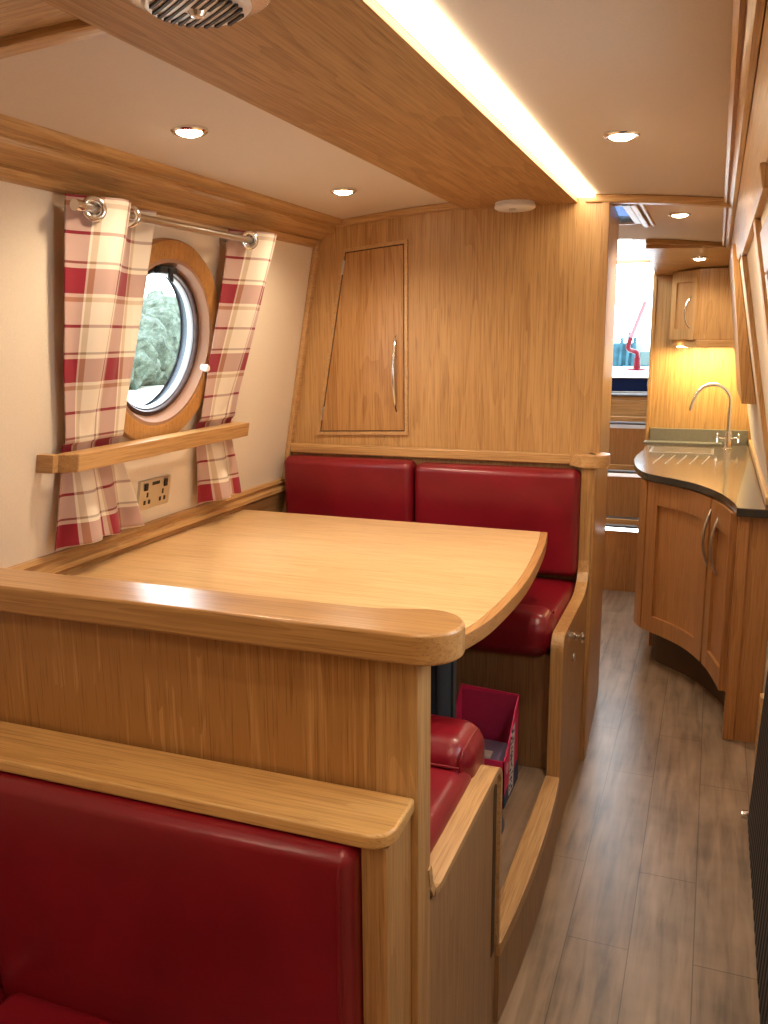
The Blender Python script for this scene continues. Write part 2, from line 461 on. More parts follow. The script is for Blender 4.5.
# ------------------------------------------------------------------ mouldings
def sweep_y(bm, prof, y0, y1): prism(bm, prof, 1, y0, y1)
bm = BM()   # left cornice: board + rounded top bead + lower bead
sweep_y(bm, [(-1.318, ZC(-1.318)), (-1.318, 1.890), (-1.392, 1.842), (-1.405, 1.842), (-1.405, 1.92)], YN, YB)
struct('trim_1', bm, OY, label='oak cornice board along the left of the ceiling', cat='trim')
bm = BM()
sweep_y(bm, [(-1.275, ZC(-1.275)), (-1.277, 1.905)] + [(-1.298 + .021 * math.cos(a), 1.905 - .012 * math.sin(a)) for a in [PI * .0, PI * .25, PI * .5, PI * .75]] + [(-1.318, 1.893), (-1.325, ZC(-1.325))], YN, YB)
sweep_y(bm, [(-1.322, 1.888), (-1.322, 1.878), (-1.335, 1.868), (-1.345, 1.874), (-1.345, 1.888)], YN, YB)
struct('trim_2', bm, OY, label='rounded oak bead where the left cornice meets the ceiling', cat='trim')
bm = BM()
sweep_y(bm, [(-1.405, 1.856), (-1.378, 1.852), (-1.372, 1.843), (-1.380, 1.836), (-1.383, 1.828), (-1.392, 1.822), (-1.406, 1.822)], YN, YB)
struct('trim_3', bm, OY, label='stepped oak bead along the top of the left wall', cat='trim')
bm = BM()   # right cornice
sweep_y(bm, [(.030, ZC(.03)), (.030, 1.885), (XR(1.775) - .008, 1.775), (XR(1.762) - .004, 1.762), (XR(1.762) + .01, 1.762), (.07, 1.91)], YN, YS)
struct('trim_4', bm, OY, label='oak cornice board along the right of the ceiling', cat='trim')
bm = BM()
sweep_y(bm, [(-.008, ZC(-.008)), (-.007, 1.902), (.000, 1.896), (.007, 1.900), (.010, 1.893), (.018, 1.885), (.028, 1.885), (.034, 1.90), (.034, ZC(.034))], YN, 4.40)
struct('trim_5', bm, OY, label='moulded oak bead along the right of the ceiling', cat='trim')
bm = BM()   # cross beads
def cross(bm, x0, x1, y0, y1, d):
    n = 10; lo = []; hi = []
    for i in range(n + 1):
        x = x0 + (x1 - x0) * i / n; lo.append((x, ZC(x) - d)); hi.append((x, ZC(x)))
    prism(bm, lo + hi[::-1], 1, y0, y1)
cross(bm, -1.30, -.80, YB - .035, YB, .022)
struct('trim_6', bev(bm, .006), OX, label='oak bead where the ceiling meets the bulkhead', cat='trim')
bm = BM(); cross(bm, -.43, .03, YB - .01, YB + .035, .026)
struct('trim_7', bev(bm, .006), OX, label='oak bead crossing the ceiling beside the bulkhead', cat='trim')
bm = BM(); cross(bm, -1.29, -.80, 1.085, 1.125, .024)
struct('trim_8', bev(bm, .008), OX, label='dark oak bead crossing the left ceiling', cat='trim')
bm = BM(); cross(bm, -1.29, -.80, .90, .945, .026); cross(bm, -1.29, -.80, .94, 1.09, .011)
struct('trim_9', bev(bm, .002), OX, label='oak boarding at the near end of the left ceiling', cat='trim')
bm = BM(); cross(bm, -.345, .03, 4.395, 4.43, .022)
struct('trim_10', bev(bm, .006), OX, label='oak bead at the far end of the kitchen ceiling', cat='trim')
# baseboard moulding on the left wall, above the table
bm = BM()
def wl(off, z): return (XL(z) + off, z)
sweep_y(bm, [wl(-.005, .968), wl(.012, .966), wl(.020, .956), wl(.014, .946), wl(.016, .940), wl(.027, .934), wl(.030, .922), wl(.022, .915), wl(.012, .908), wl(.010, .80), wl(-.005, .80)], 1.15, YB)
struct('baseboard_left', bm, OY, label='stepped oak moulding on the left wall just above the table', cat='baseboard')
# vertical bead left wall / bulkhead
bm = BM()
za, zb = .96, 1.835
hexa(bm, [(XL(za), YB - .03, za), (XL(zb), YB - .03, zb), (XL(za), YB, za), (XL(zb), YB, zb), (XL(za) + .02, YB - .03, za), (XL(zb) + .02, YB - .03, zb), (XL(za) + .02, YB, za), (XL(zb) + .02, YB, zb)])
struct('trim_11', bev(bm, .005), OED, label='slim oak bead in the corner of left wall and bulkhead', cat='trim')
# framed panel on the right wall
bm = BM()
def rbar(bm, y0, y1, z0, z1, th):
    hexa(bm, [rp(y0, z0, -th), rp(y0, z1, -th), rp(y1, z0, -th), rp(y1, z1, -th), rp(y0, z0, .01), rp(y0, z1, .01), rp(y1, z0, .01), rp(y1, z1, .01)])
rbar(bm, 1.55, 2.86, 1.725, 1.765, .014); rbar(bm, 2.80, 2.86, .96, 1.725, .014); rbar(bm, 1.93, 1.99, .96, 1.725, .012)
struct('trim_12', bev(bm, .004), OEDZ, label='oak moulding framing the cream panel on the right wall', cat='trim')
bm = BM(); rbar(bm, RY - .31, RY + .31, RZ - .31, RZ - .24, .02); rbar(bm, RY - .31, RY + .31, RZ + .24, RZ + .31, .02); rbar(bm, RY - .31, RY - .24, RZ - .24, RZ + .24, .02); rbar(bm, RY + .24, RY + .31, RZ - .24, RZ + .24, .02)
struct('trim_13', bev(bm, .004), OZ, label='oak surround of the porthole on the aisle side', cat='trim')
bm = BM(); box(bm, .226, .24, 1.0, 3.29, 0, .10)
struct('baseboard_right', bev(bm, .004), OY, label='oak baseboard behind the radiator', cat='baseboard')

# ------------------------------------------------------------------ ceiling beam and LED strips
bm = BM()
box(bm, -.838, -.455, YN, YB, 1.926, 1.940)
struct('ceiling_beam', bev(bm, .002), oak('oak_beam', 1, (.50, .285, .105), (.34, .17, .055), .62, .0, 1.1), label='wide oak box panel running along the middle of the ceiling', cat='beam')
bm = BM(); box(bm, -.79, -.50, YN, YB, 1.940, 1.952)
struct('ceiling_beam_core', bm, OY, label='oak batten carrying the ceiling panel', cat='beam')
led = None
bm = BM(); box(bm, -.454, -.398, -1.2, YB - .012, 1.9405, 1.9475)
led = obj('led_strip', bev(bm, .002), LED); tag(led, 'wide glowing LED strip along the aisle edge of the ceiling panel', 'light strip')
bm = BM(); box(bm, -.812, -.795, -1.2, YB - .012, 1.9415, 1.9475)
led2 = obj('led_strip', bm, plain('led_thin', (1, .9, .7), .5, emit=(1, .74, .36), estr=2.0)); tag(led2, 'thin LED strip hidden along the window edge of the ceiling panel', 'light strip')

# ------------------------------------------------------------------ porthole window_1
nrm = Vector((1, 0, -SL)).normalized()           # out of the left wall into the cabin
t_up = Vector((SL, 0, 1)).normalized()
o1 = lp(CY, CZ)
bm = BM()
lathe(bm, [(CR - .05, .0), (CR, .0), (CR, .016), (CR - .004, .022), (CR - .045, .022), (CR - .052, .018), (CR - .052, .0)], o1, nrm, 72, caps=False)
w1 = struct('window_1', bm, oak('oak_ring', 2, (.50, .25, .075), (.38, .17, .045)), label='round porthole with oak surround between the plaid curtains', cat='porthole')
bm = BM(); lathe(bm, [(.232, .018), (.222, .020), (.208, -.012), (.206, -.03), (.236, -.03), (.236, .010)], o1, nrm, 72, caps=False)
struct('liner_ring', bm, plain('pinkish_oak_liner', (.36, .20, .13), .35), w1)
bm = BM(); lathe(bm, [(.210, -.014), (.206, -.006), (.197, -.006), (.193, -.014), (.193, -.03), (.212, -.03)], o1, nrm, 72, caps=False)
struct('bronze_frame', bm, BRONZE, w1)
bm = BM(); lathe(bm, [(.194, -.022), (.190, -.016), (.186, -.022), (.186, -.034), (.195, -.034)], o1, nrm, 72, caps=False)
struct('seal_ring', bm, plain('pale_grey_seal', (.35, .38, .42), .4), w1)
bm = BM(); lathe(bm, [(.196, -.034), (.204, -.034), (.206, -.066), (.198, -.066)], o1, nrm, 64, caps=False); struct('hull_ring', bm, plain('slate_blue_steel', (.030, .045, .065), .4), w1)
bm = BM(); lathe(bm, [(.19, -.032), (.19, -.028)], o1, nrm, 72)
struct('glass_pane', bm, GLASS, w1)
bm = BM()
tl = o1 + t_up * .196
box(bm, tl.x - .01, tl.x + .014, CY - .045, CY + .035, tl.z - .008, tl.z + .012); box(bm, tl.x + .01, tl.x + .02, CY - .012, CY + .004, tl.z - .03, tl.z + .008)
struct('hopper_catch', bev(bm, .003), BLACK, w1)
bm = BM(); q = lp(CY + .212, CZ - .075, .018); lathe(bm, [(.0, -.006), (.011, -.006), (.012, .012), (.009, .017), (0, .017)], q, nrm, 20)
struct('thumb_knob', bm, WHITE, w1)
bm = BM(); q = rp(RY, RZ, .05); lathe(bm, [(.225, 0), (.225, .004)], q, Vector((1, 0, SL)), 48)
w3 = struct('window_3', bm, GLASS, label='porthole glass on the aisle side', cat='porthole')

# ------------------------------------------------------------------ curtain rod and curtains
def wp(y, off, z): return Vector((XL(z) + off, y, z))
ZR = 1.79; OR = .072
rod = thing('curtain_rod', wp(2.0, OR, ZR), 'brushed steel curtain rod above the porthole', 'curtain rod')
bm = BM(); tube(bm, [wp(1.632, OR, ZR), wp(2.40, OR, ZR)], .0095, 20)
obj('rail', bm, STEEL, rod)
for y in (1.630, 2.403):
    bm = BM(); lathe(bm, [(0, -.012), (.0125, -.012), (.0135, 0), (.0125, .012), (0, .012)], wp(y, OR, ZR), (0, 1, 0), 24); obj('end_cap', bm, CHROME, rod)
for y in (1.75, 2.35):
    bm = BM(); tube(bm, [wp(y, -.003, ZR), wp(y, OR, ZR)], .006, 12); lathe(bm, [(.0, 0), (.018, 0), (.018, .006), (.0, .006)], wp(y, -.001, ZR), nrm, 20)
    obj('wall_bracket', bm, STEEL, rod)

def curtain(name, label, ytop, yshelf, ybot, width_cloth, ring_ys, ph, zbot, folds):
    root = thing(name, wp((ybot[0] + ybot[1]) / 2, .05, zbot), label, 'curtain', 'plaid curtains at the porthole')
    org = ORG[root.name]
    me = bpy.data.meshes.new('cloth'); nu, nv = 70, 90
    ztop = 1.816; zs = 1.21
    V = []; UV = []
    for j in range(nv + 1):
        t = j / nv; z = ztop + (zbot - ztop) * t
        if z > zs:
            s = (ztop - z) / (ztop - zs); e = s ** 1.3
            y0 = ytop[0] + (yshelf[0] - ytop[0]) * e; y1 = ytop[1] + (yshelf[1] - ytop[1]) * e
            off = OR + (.019 - OR) * (s ** 1.15); amp = .034 * (1 - s) + .016 * s * (1.15 - s)
        else:
            s = (zs - z) / (zs - zbot); e = s ** .85
            y0 = yshelf[0] + (ybot[0] - yshelf[0]) * e; y1 = yshelf[1] + (ybot[1] - yshelf[1]) * e
            off = .019 + .038 * e; amp = .004 + .030 * e
        for i in range(nu + 1):
            u = i / nu
            y = y0 + (y1 - y0) * u
            wave = math.sin(ph + folds * PI * u)
            wave2 = math.sin(2.3 * folds * PI * u + 1.1 + 2.2 * t)
            mix = min(1, t * 1.6)
            o = off + amp * (wave * (1 - .35 * mix) + .45 * mix * wave2)
            o = max(o, .032 if abs(z - CZ) < .24 else .010)
            if z < 1.25 and z > 1.17: o = min(o, .028)
            yy = y + .006 * math.sin(folds * PI * u * 2 + 3 * t) * mix
            zz = z + (.006 * math.sin(folds * PI * u + ph) if j == nv else 0)
            p = wp(yy, o, zz); V.append(p - org); UV.append((u * width_cloth + .01, (ztop - z) + .052))
    F = [(j * (nu + 1) + i, j * (nu + 1) + i + 1, (j + 1) * (nu + 1) + i + 1, (j + 1) * (nu + 1) + i) for j in range(nv) for i in range(nu)]
    me.from_pydata([tuple(v) for v in V], [], F)
    lay = me.uv_layers.new(name='cloth')
    for l in me.loops: lay.data[l.index].uv = UV[l.vertex_index]
    me.materials.append(PLAID); me.polygons.foreach_set('use_smooth', [True] * len(me.polygons))
    o = bpy.data.objects.new('cloth', me); C.objects.link(o); o.parent = root; ORG[o.name] = org
    sd = o.modifiers.new('thick', 'SOLIDIFY'); sd.thickness = .0025; sd.offset = 0
    for y, d in ring_ys:
        bm = BM()
        u = (y - ytop[0]) / (ytop[1] - ytop[0])
        c = wp(y, OR, ZR) + Vector(d).normalized() * .006
        pr = [(.0215 + .0068 * math.cos(a), .0055 * math.sin(a)) for a in [2 * PI * k / 12 for k in range(13)]]
        lathe(bm, pr, c, Vector(d), 36, caps=False)
        obj('eyelet', bm, CHROME, root, label='chrome eyelet ring')
    return root
# (left one hangs at the near end of the rod)
curtain('curtain', 'red plaid eyelet curtain nearest the viewer at the near end of the rod', (1.625, 1.930), (1.690, 1.915), (1.675, 2.005), .345,
        [(1.682, (.72, -.68, -.1)), (1.812, (.40, -.92, 0))], -PI * .439, .985, 2.35)
curtain('curtain', 'red plaid eyelet curtain beside the bulkhead at the far end of the rod', (2.320, 2.560), (2.282, 2.492), (2.325, 2.540), .236,
        [(2.385, (.75, -.65, -.1))], -PI * .435, .985, 1.5)

# wall shelf bar that pins the curtains back
sh = thing('curtain_shelf', lp(2.06, 1.187), 'narrow oak shelf bar across the wall below the porthole', 'shelf')
bm = BM()
hexa(bm, [wp(1.64, .035, 1.187), wp(1.64, .035, 1.232), wp(2.50, .035, 1.187), wp(2.50, .035, 1.232), wp(1.665, .095, 1.187), wp(1.665, .095, 1.232), wp(2.49, .095, 1.187), wp(2.49, .095, 1.232)])
obj('bar', bev(bm, .004), OY, sh)
for y0, y1 in ((1.628, 1.652), (2.484, 2.502)):
    bm = BM(); hexa(bm, [wp(y0, -.002, 1.187), wp(y0, -.002, 1.232), wp(y1, -.002, 1.187), wp(y1, -.002, 1.232), wp(y0, .05, 1.187), wp(y0, .05, 1.232), wp(y1, .05, 1.187), wp(y1, .05, 1.232)])
    obj('spacer_block', bev(bm, .003), OX, sh)

# ------------------------------------------------------------------ power socket
so = thing('power_socket', lp(2.118, 1.012), 'brushed steel double power socket on the wall below the shelf', 'socket')
def wbox(bm, y0, y1, z0, z1, o0, o1):
    hexa(bm, [wp(y0, o0, z0), wp(y0, o0, z1), wp(y1, o0, z0), wp(y1, o0, z1), wp(y0, o1, z0), wp(y0, o1, z1), wp(y1, o1, z0), wp(y1, o1, z1)])
bm = BM(); wbox(bm, 2.043, 2.193, 1.012, 1.100, -.002, .010); obj('face_plate', bev(bm, .003), STEEL, so)
for y in (2.070, 2.166):
    bm = BM(); wbox(bm, y - .008, y + .008, 1.068, 1.090, .009, .014); obj('rocker_switch', bev(bm, .002), BLACK, so)
bm = BM(); wbox(bm, 2.100, 2.136, 1.080, 1.090, .009, .0115); obj('usb_port', bev(bm, .001), BLACK, so)
for y in (2.080, 2.156):
    bm = BM(); wbox(bm, y - .004, y + .004, 1.047, 1.062, .009, .0112); wbox(bm, y - .016, y - .006, 1.026, 1.039, .009, .0112); wbox(bm, y + .006, y + .016, 1.026, 1.039, .009, .0112)
    obj('pin_holes', bev(bm, .0015), BLACK, so)

# ------------------------------------------------------------------ cupboard door in the bulkhead
cd = thing('cupboard', (-1.22, YB, 1.14), 'tall slanted oak cupboard door let into the bulkhead', 'cupboard')
def poly_y(bm, pts, y0, y1): prism(bm, pts, 1, y0, y1)
outer = [(-1.410, 1.138), (-1.041, 1.150), (-1.041, 1.838), (-1.290, 1.815)]
def inset(pts, d):
    cx = sum(p[0] for p in pts) / 4; cz = sum(p[1] for p in pts) / 4
    n = len(pts); out = []
    for i in range(n):
        p0, p1, p2 = Vector(pts[i - 1]), Vector(pts[i]), Vector(pts[(i + 1) % n])
        a = (p1 - p0).normalized(); b = (p2 - p1).normalized()
        na = Vector((-a.y, a.x)); nb = Vector((-b.y, b.x))
        out.append(tuple(p1 + (na + nb) * d / (1 + na.dot(nb))))
    return out
def ring_y(bm, A, B, y0, y1):
    n = len(A)
    for i in range(n):
        j = (i + 1) % n
        for (q, flip) in (((A[i], A[j], B[j], B[i]), 0),):
            va = [bm.verts.new((p[0], y0, p[1])) for p in q]; vb = [bm.verts.new((p[0], y1, p[1])) for p in q]
            bm.faces.new(va); bm.faces.new(vb[::-1])
            for k in range(4): bm.faces.new([va[k], vb[k], vb[(k + 1) % 4], va[(k + 1) % 4]])
i1, i2 = inset(outer, .012), inset(outer, .016)
bm = BM(); ring_y(bm, outer, i1, YB - .008, YB + .002); obj('door_trim', bm, OED, cd)
bm = BM(); ring_y(bm, i1, i2, YB - .003, YB + .002); obj('shadow_gap', bm, ODK, cd)
bm = BM(); poly_y(bm, i2, YB - .007, YB + .002); dr = obj('door', bev(bm, .0015), oak('oak_door', 2, (.52, .29, .11), (.36, .17, .052)), cd)
def bow(bm, p0, p1, out, depth, r=.0055, n=16):
    p0, p1, out = Vector(p0), Vector(p1), Vector(out).normalized()
    path = [p0.lerp(p1, i / n) + out * depth * (math.sin(PI * i / n) ** .7) for i in range(n + 1)]
    tube(bm, path, [r * (.75 + .45 * math.sin(PI * i / n)) for i in range(n + 1)], 12)
bm = BM(); bow(bm, (-1.085, YB - .006, 1.235), (-1.085, YB - .006, 1.505), (-.05, -1, 0), .032); obj('bow_handle', bm, CHROME, dr, label='slim chrome bow handle')
for z in (1.75, 1.22):
    xx = -1.41 + (z - 1.138) / (1.815 - 1.138) * .12 + .010
    bm = BM(); tube(bm, [(xx, YB - .010, z - .025), (xx + .008, YB - .010, z + .025)], .0045, 10); obj('hinge', bm, STEEL, dr)

# ------------------------------------------------------------------ rear cap on the bulkhead
def lshade(bm): return bm
capr = thing('capping_shelf', (-.9, YB, 1.065), 'slim oak capping with a rounded end above the far red backrest', 'ledge')
bm = BM(); box(bm, XL(1.085) + .02, -.44, YB - .028, YB, 1.068, 1.104); obj('moulding', bev(bm, .006, 3), OX, capr)
bm = BM()
pts = [(-.445, YB), (-.445, YB - .035)] + [(-.43, YB - .045)] + arc(-.375, YB - .02, .062, -125, 120, 20) + [(-.40, YB + .05), (-.40, YB)]
prism(bm, pts, 2, 1.066, 1.108); obj('rounded_end', bev(bm, .006, 3), OXL, capr)

# ------------------------------------------------------------------ benches
def welt(bm, path, r=.0028): tube(bm, path, r, 8)
def bolster_path(x, y_seat, z_seat, front, top, zlow):
    q = .0384; cy, cz = front - .05, top - .05
    P = [(x, y_seat - .28, z_seat), (x, y_seat - .02, z_seat), (x, y_seat, z_seat + .004)]
    P += [(x, y_seat + .022 - .022 * math.cos(a), z_seat + .004 + (cz + q - z_seat - .004) * math.sin(a)) for a in (PI * .17, PI * .33, PI * .5)]
    P += [(x, cy + q * math.sin(a), cz + q * math.cos(a)) for a in [PI / 2 * k / 8 for k in range(9)]]
    return P + [(x, cy + q, zlow)]
# far bench
fb = thing('dinette_bench', (-.95, 2.7, ZF), 'oak dinette bench with red leather cushions against the far bulkhead', 'bench')
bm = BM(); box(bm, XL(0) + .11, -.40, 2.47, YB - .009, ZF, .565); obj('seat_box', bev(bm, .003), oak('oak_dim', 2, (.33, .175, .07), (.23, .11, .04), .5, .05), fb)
XC0, XC1 = XL(.9) + .05, -.402
bm = BM(); pad(bm, XC0, -.997, 2.905, YB - .009, .685, 1.062, .028, (0, .012, .0), 14); obj('back_cushion', bm, LEATHER, fb)
bm = BM(); pad(bm, -.991, XC1, 2.905, YB - .009, .685, 1.056, .028, (0, .012, .0), 14); obj('back_cushion', bm, LEATHER, fb)
for xa, xb in ((XC0 + .06, -.997), (-.991, XC1)):
    bm = BM(); pad(bm, xa, xb, 2.52, 2.99, .567, .662, .03, (0, 0, .012), 12); sc = obj('seat_cushion', bm, LEATHER, fb)
    bm = BM(); pad(bm, xa, xb, 2.415, 2.575, .560, .690, .05, (0, .004, .006), 12); obj('front_bolster', bm, LEATHER, sc)
    bm = BM()
    e = xb - .018
    P = bolster_path(e, .0, .656, .16, .688, .59); welt(bm, [(x_, 2.575 - y_, z_) for x_, y_, z_ in P])
    welt(bm, [(xa + .02, 2.575, .664), (xb - .02, 2.575, .664)]); obj('piping', bm, PIPING, sc)
# far bench side panel towards the aisle
bm = BM()
side = [(2.425, ZF)] + [(2.425, .56)] + arc(2.465, .595, .04, 180, 90, 8)[1:] + [(2.80, .637), (2.86, .645), (2.905, .668), (2.93, .70), (2.9395, .74), (2.9395, 0), (2.425, 0)]
prism(bm, side, 0, -.392, XS); sp_ = obj('side_panel', bm, oak('oak_side', 2, (.42, .25, .115), (.30, .16, .065), .38), fb)
bm = BM()
outl = [(2.418, .20), (2.418, .555)] + arc(2.465, .597, .047, 180, 90, 8) + [(2.80, .645), (2.86, .652), (2.905, .676), (2.927, .705), (2.935, .745), (2.935, 1.065)]
inl = [(y + (.010 if i < 2 else .004), z - (.012 if i > 9 else .006)) for i, (y, z) in enumerate(outl)]
for i in range(len(outl) - 1):
    a, b = outl[i], outl[i + 1]
    d = (Vector(b) - Vector(a)).normalized(); nn = Vector((d.y, -d.x)) * .014
    a2, b2 = Vector(a) + nn, Vector(b) + nn
    hexa(bm, [(-.400, a[0], a[1]), (-.400, a2.x, a2.y), (-.400, b[0], b[1]), (-.400, b2.x, b2.y), (XS + .003, a[0], a[1]), (XS + .003, a2.x, a2.y), (XS + .003, b[0], b[1]), (XS + .003, b2.x, b2.y)])
obj('edge_trim', bm, OEDZ, fb)
bm = BM(); box(bm, -.401, XB0 + .001, 2.9405, YB - .0085, 0, 1.065); obj('corner_post', bm, OZ, fb)
bm = BM(); lathe(bm, [(0, 0), (.012, 0), (.012, .004), (.007, .008), (.007, .014), (.016, .020), (.018, .028), (.012, .034), (0, .036)], (XS + .001, 2.63, .575), (1, 0, 0), 24); obj('knob', bm, CHROME, sp_, label='chrome push knob')
bm = BM(); lathe(bm, [(0, 0), (.013, 0), (.013, .003), (.009, .006), (0, .006)], (XS + .001, 2.645, .500), (1, 0, 0), 20); obj('lock', bm, STEEL, sp_, label='small steel lock')

# near bench (its back is the half partition)
nb = thing('dinette_bench', (-.95, 1.4, ZF), 'oak dinette bench with red leather cushions against the near half partition', 'bench')
bm = BM(); box(bm, XL(0) + .11, -.40, 1.152, 1.60, ZF, .565); obj('seat_box', bev(bm, .003), OX, nb)
bm = BM(); pad(bm, XL(.9) + .06, -.402, 1.153, 1.25, .685, 1.05, .028, (0, .012, 0), 14); obj('back_cushion', bm, LEATHER, nb)
bm = BM(); pad(bm, XL(.6) + .05, -.402, 1.16, 1.56, .567, .664, .03, (0, 0, .012), 12); sc = obj('seat_cushion', bm, LEATHER, nb)
bm = BM(); pad(bm, XL(.6) + .05, -.400, 1.51, 1.675, .560, .714, .05, (0, .004, .006), 12); obj('front_bolster', bm, LEATHER, sc)
bm = BM(); e = -.418
welt(bm, bolster_path(e, 1.51, .658, 1.675, .712, .59))
welt(bm, [(-1.4, 1.507, .672), (-.42, 1.507, .672)]); obj('piping', bm, PIPING, sc)
bm = BM()
near = [(1.15, 0), (1.15, .625), (1.60, .625)] + arc(1.60, .585, .04, 90, 0, 8) + [(1.64, .0)]
prism(bm, near, 0, -.394, XS - .004); nsp = obj('side_panel', bm, oak('oak_side_near', 2, (.44, .265, .13), (.32, .175, .075), .4), nb)
bm = BM()
outl = [(1.150, .700), (1.156, .668), (1.172, .645), (1.20, .637), (1.595, .637)] + arc(1.595, .592, .045, 90, 0, 8)[1:] + [(1.640, .205)]
for i in range(len(outl) - 1):
    a, b = outl[i], outl[i + 1]
    d = (Vector(b) - Vector(a)).normalized(); nn = Vector((d.y, -d.x)) * .013
    a2, b2 = Vector(a) + nn, Vector(b) + nn
    hexa(bm, [(-.404, a[0], a[1]), (-.404, a2.x, a2.y), (-.404, b[0], b[1]), (-.404, b2.x, b2.y), (XS + .004, a[0], a[1]), (XS + .004, a2.x, a2.y), (XS + .004, b[0], b[1]), (XS + .004, b2.x, b2.y)])
obj('edge_trim', bm, OED, nb)
bm = BM(); g = arc(1.606, .585, .012, 180, 0, 8); prism(bm, [(1.594, .20)] + g + [(1.618, .20)], 0, XS - .006, XS - .0028)
obj('slot_shade', bm, ODK, nsp, label='painted shade of the slot')  # dark strip on the panel stands in for the slot's shade

# threshold (bulging step between the benches)
th = thing('dinette_step', (XS, 2.03, 0), 'curved oak step edge between the two benches at the aisle', 'step')
def bul(y): return XS + .020 * math.sin(PI * (y - 1.60) / .84) ** .7 if 1.60 < y < 2.44 else XS
ys = [1.642 + .774 * i / 24 for i in range(25)]
bm = BM(); prism(bm, [(bul(y) - .001, y) for y in ys] + [(-.39, 2.416), (-.39, 1.642)], 2, 0, .168); obj('riser', bm, oak('oak_riser', 2, (.40, .235, .11), (.29, .155, .065), .42), th)
bm = BM(); prism(bm, [(bul(y) + .002, y) for y in ys] + [(-.402, 2.416), (-.402, 1.642)], 2, .168, .203); obj('sill', bev(bm, .004), OED, th)

# ------------------------------------------------------------------ half partition between saloon and dinette
pt = thing('partition', (-.95, 1.12, 0), 'half height oak partition with thick rounded cap in front of the table', 'partition')
bm = BM(); box(bm, XL(.9) + .02, -.43, 1.094, 1.146, 0, 1.056); obj('panel', bm, oak('oak_figured', 2, (.56, .315, .115), (.36, .17, .05), .36, .12, 1.45), pt)
bm = BM(); box(bm, -.43, XS + .002, 1.088, 1.150, 0, 1.057); obj('end_post', bev(bm, .003), OZ, pt)
bm = BM()
xl = XL(1.08) + .005
pts = [(xl, 1.163), (xl, 1.065), (-.395, 1.065)] + arc(-.370, 1.126, .061, -90, 108, 24) + [(-.405, 1.1815), (-.425, 1.1755), (-.450, 1.1675), (-.480, 1.1635)]
prism(bm, pts, 2, 1.055, 1.101); obj('cap', bev(bm, .005, 3), oak('oak_cap', 0, (.50, .27, .095), (.34, .165, .05), .30, .3), pt)

# ------------------------------------------------------------------ foreground bench (saloon side of the partition)
sb = thing('saloon_bench', (-.95, .75, 0), 'red leather bench seat in front of the half partition with an oak ledge', 'bench')
bm = BM()
pts = [(XL(.83) + .01, 1.087), (XL(.83) + .01, .972)] + arc(-.402, 1.008, .036, -90, 0, 8) + [(-.368, 1.087)]
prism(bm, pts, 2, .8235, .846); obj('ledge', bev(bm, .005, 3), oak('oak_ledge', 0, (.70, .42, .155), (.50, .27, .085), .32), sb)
bm = BM(); box(bm, -.412, -.374, .985, 1.086, 0, .822); obj('end_post', bev(bm, .002), OZ, sb)
bm = BM(); box(bm, XL(0) + .14, -.412, 1.02, 1.086, 0, .822); obj('back_board', bm, OX, sb)
bm = BM(); pad(bm, -1.062, -.4135, .950, 1.018, .40, .8215, .020, (0, .014, 0), 16); bc = obj('back_cushion', bm, LEATHER, sb)
bm = BM(); welt(bm, [(-.430, .9475, .47), (-.430, .9445, .62), (-.430, .9465, .78), (-.431, .952, .806), (-.434, .964, .8195)]); obj('piping', bm, PIPING, bc)
bm = BM(); pad(bm, XL(.7) + .05, -1.066, .950, 1.018, .40, .8215, .020, (0, .014, 0), 16); obj('back_cushion', bm, LEATHER, sb)
bm = BM(); pad(bm, -1.033, -.40, .38, .962, .34, .452, .035, (0, 0, .012), 14); obj('seat_cushion', bm, LEATHER, sb)
bm = BM(); pad(bm, XL(.4) + .035, -1.037, .38, .962, .34, .452, .035, (0, 0, .012), 14); obj('seat_cushion', bm, LEATHER, sb)
bm = BM(); box(bm, XL(0) + .11, -.412, .42, 1.02, 0, .342); obj('seat_box', bm, OX, sb)

# ------------------------------------------------------------------ table
tb = thing('dinette_table', (-.95, 2.12, ZF), 'large pale oak dinette table between the two red benches', 'table')
edge = spline([(-.452, 1.612, 0), (-.420, 1.772, 0), (-.408, 2.068, 0), (-.430, 2.422, 0), (-.458, 2.645, 0)], 8)
xl = XL(.9) + .014
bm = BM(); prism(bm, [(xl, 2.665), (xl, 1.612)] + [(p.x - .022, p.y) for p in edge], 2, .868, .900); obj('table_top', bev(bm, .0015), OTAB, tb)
bm = BM(); prism(bm, [(p.x - .022, p.y) for p in edge[::-1]] + [(p.x, p.y) for p in edge], 2, .866, .9005); obj('edge_band', bev(bm, .003), oak('oak_band', 1, (.52, .28, .105), (.41, .20, .07), .3), tb)
bm = BM(); lathe(bm, [(.0, ZF), (.17, ZF), (.175, ZF + .006), (.165, ZF + .014), (.052, ZF + .022), (.040, ZF + .035), (.040, .845), (.085, .852), (.09, .866), (0, .866)], (-.630, 2.08, 0), (0, 0, 1), 40); obj('pedestal', bm, GREYB, tb)
for dx in (-.035, .0, .035):
    bm = BM(); tube(bm, [(-.630 + dx, 2.08 - math.sqrt(.040 ** 2 - dx ** 2) if abs(dx) < .04 else 2.08, .25), (-.630 + dx, 2.08 - math.sqrt(.040 ** 2 - dx ** 2), .845)], .004, 8); obj('pedestal_rib', bm, IRON, tb)

# ------------------------------------------------------------------ red carton on the dinette floor
bx = thing('carton', (-.58, 2.32, ZF), 'open magenta red cardboard carton on the floor under the table', 'box')
bx0, bx1, by0, by1, bz0, bz1 = -.66, -.482, 2.20, 2.385, ZF + .002, .462
bm = BM()
t_ = .004
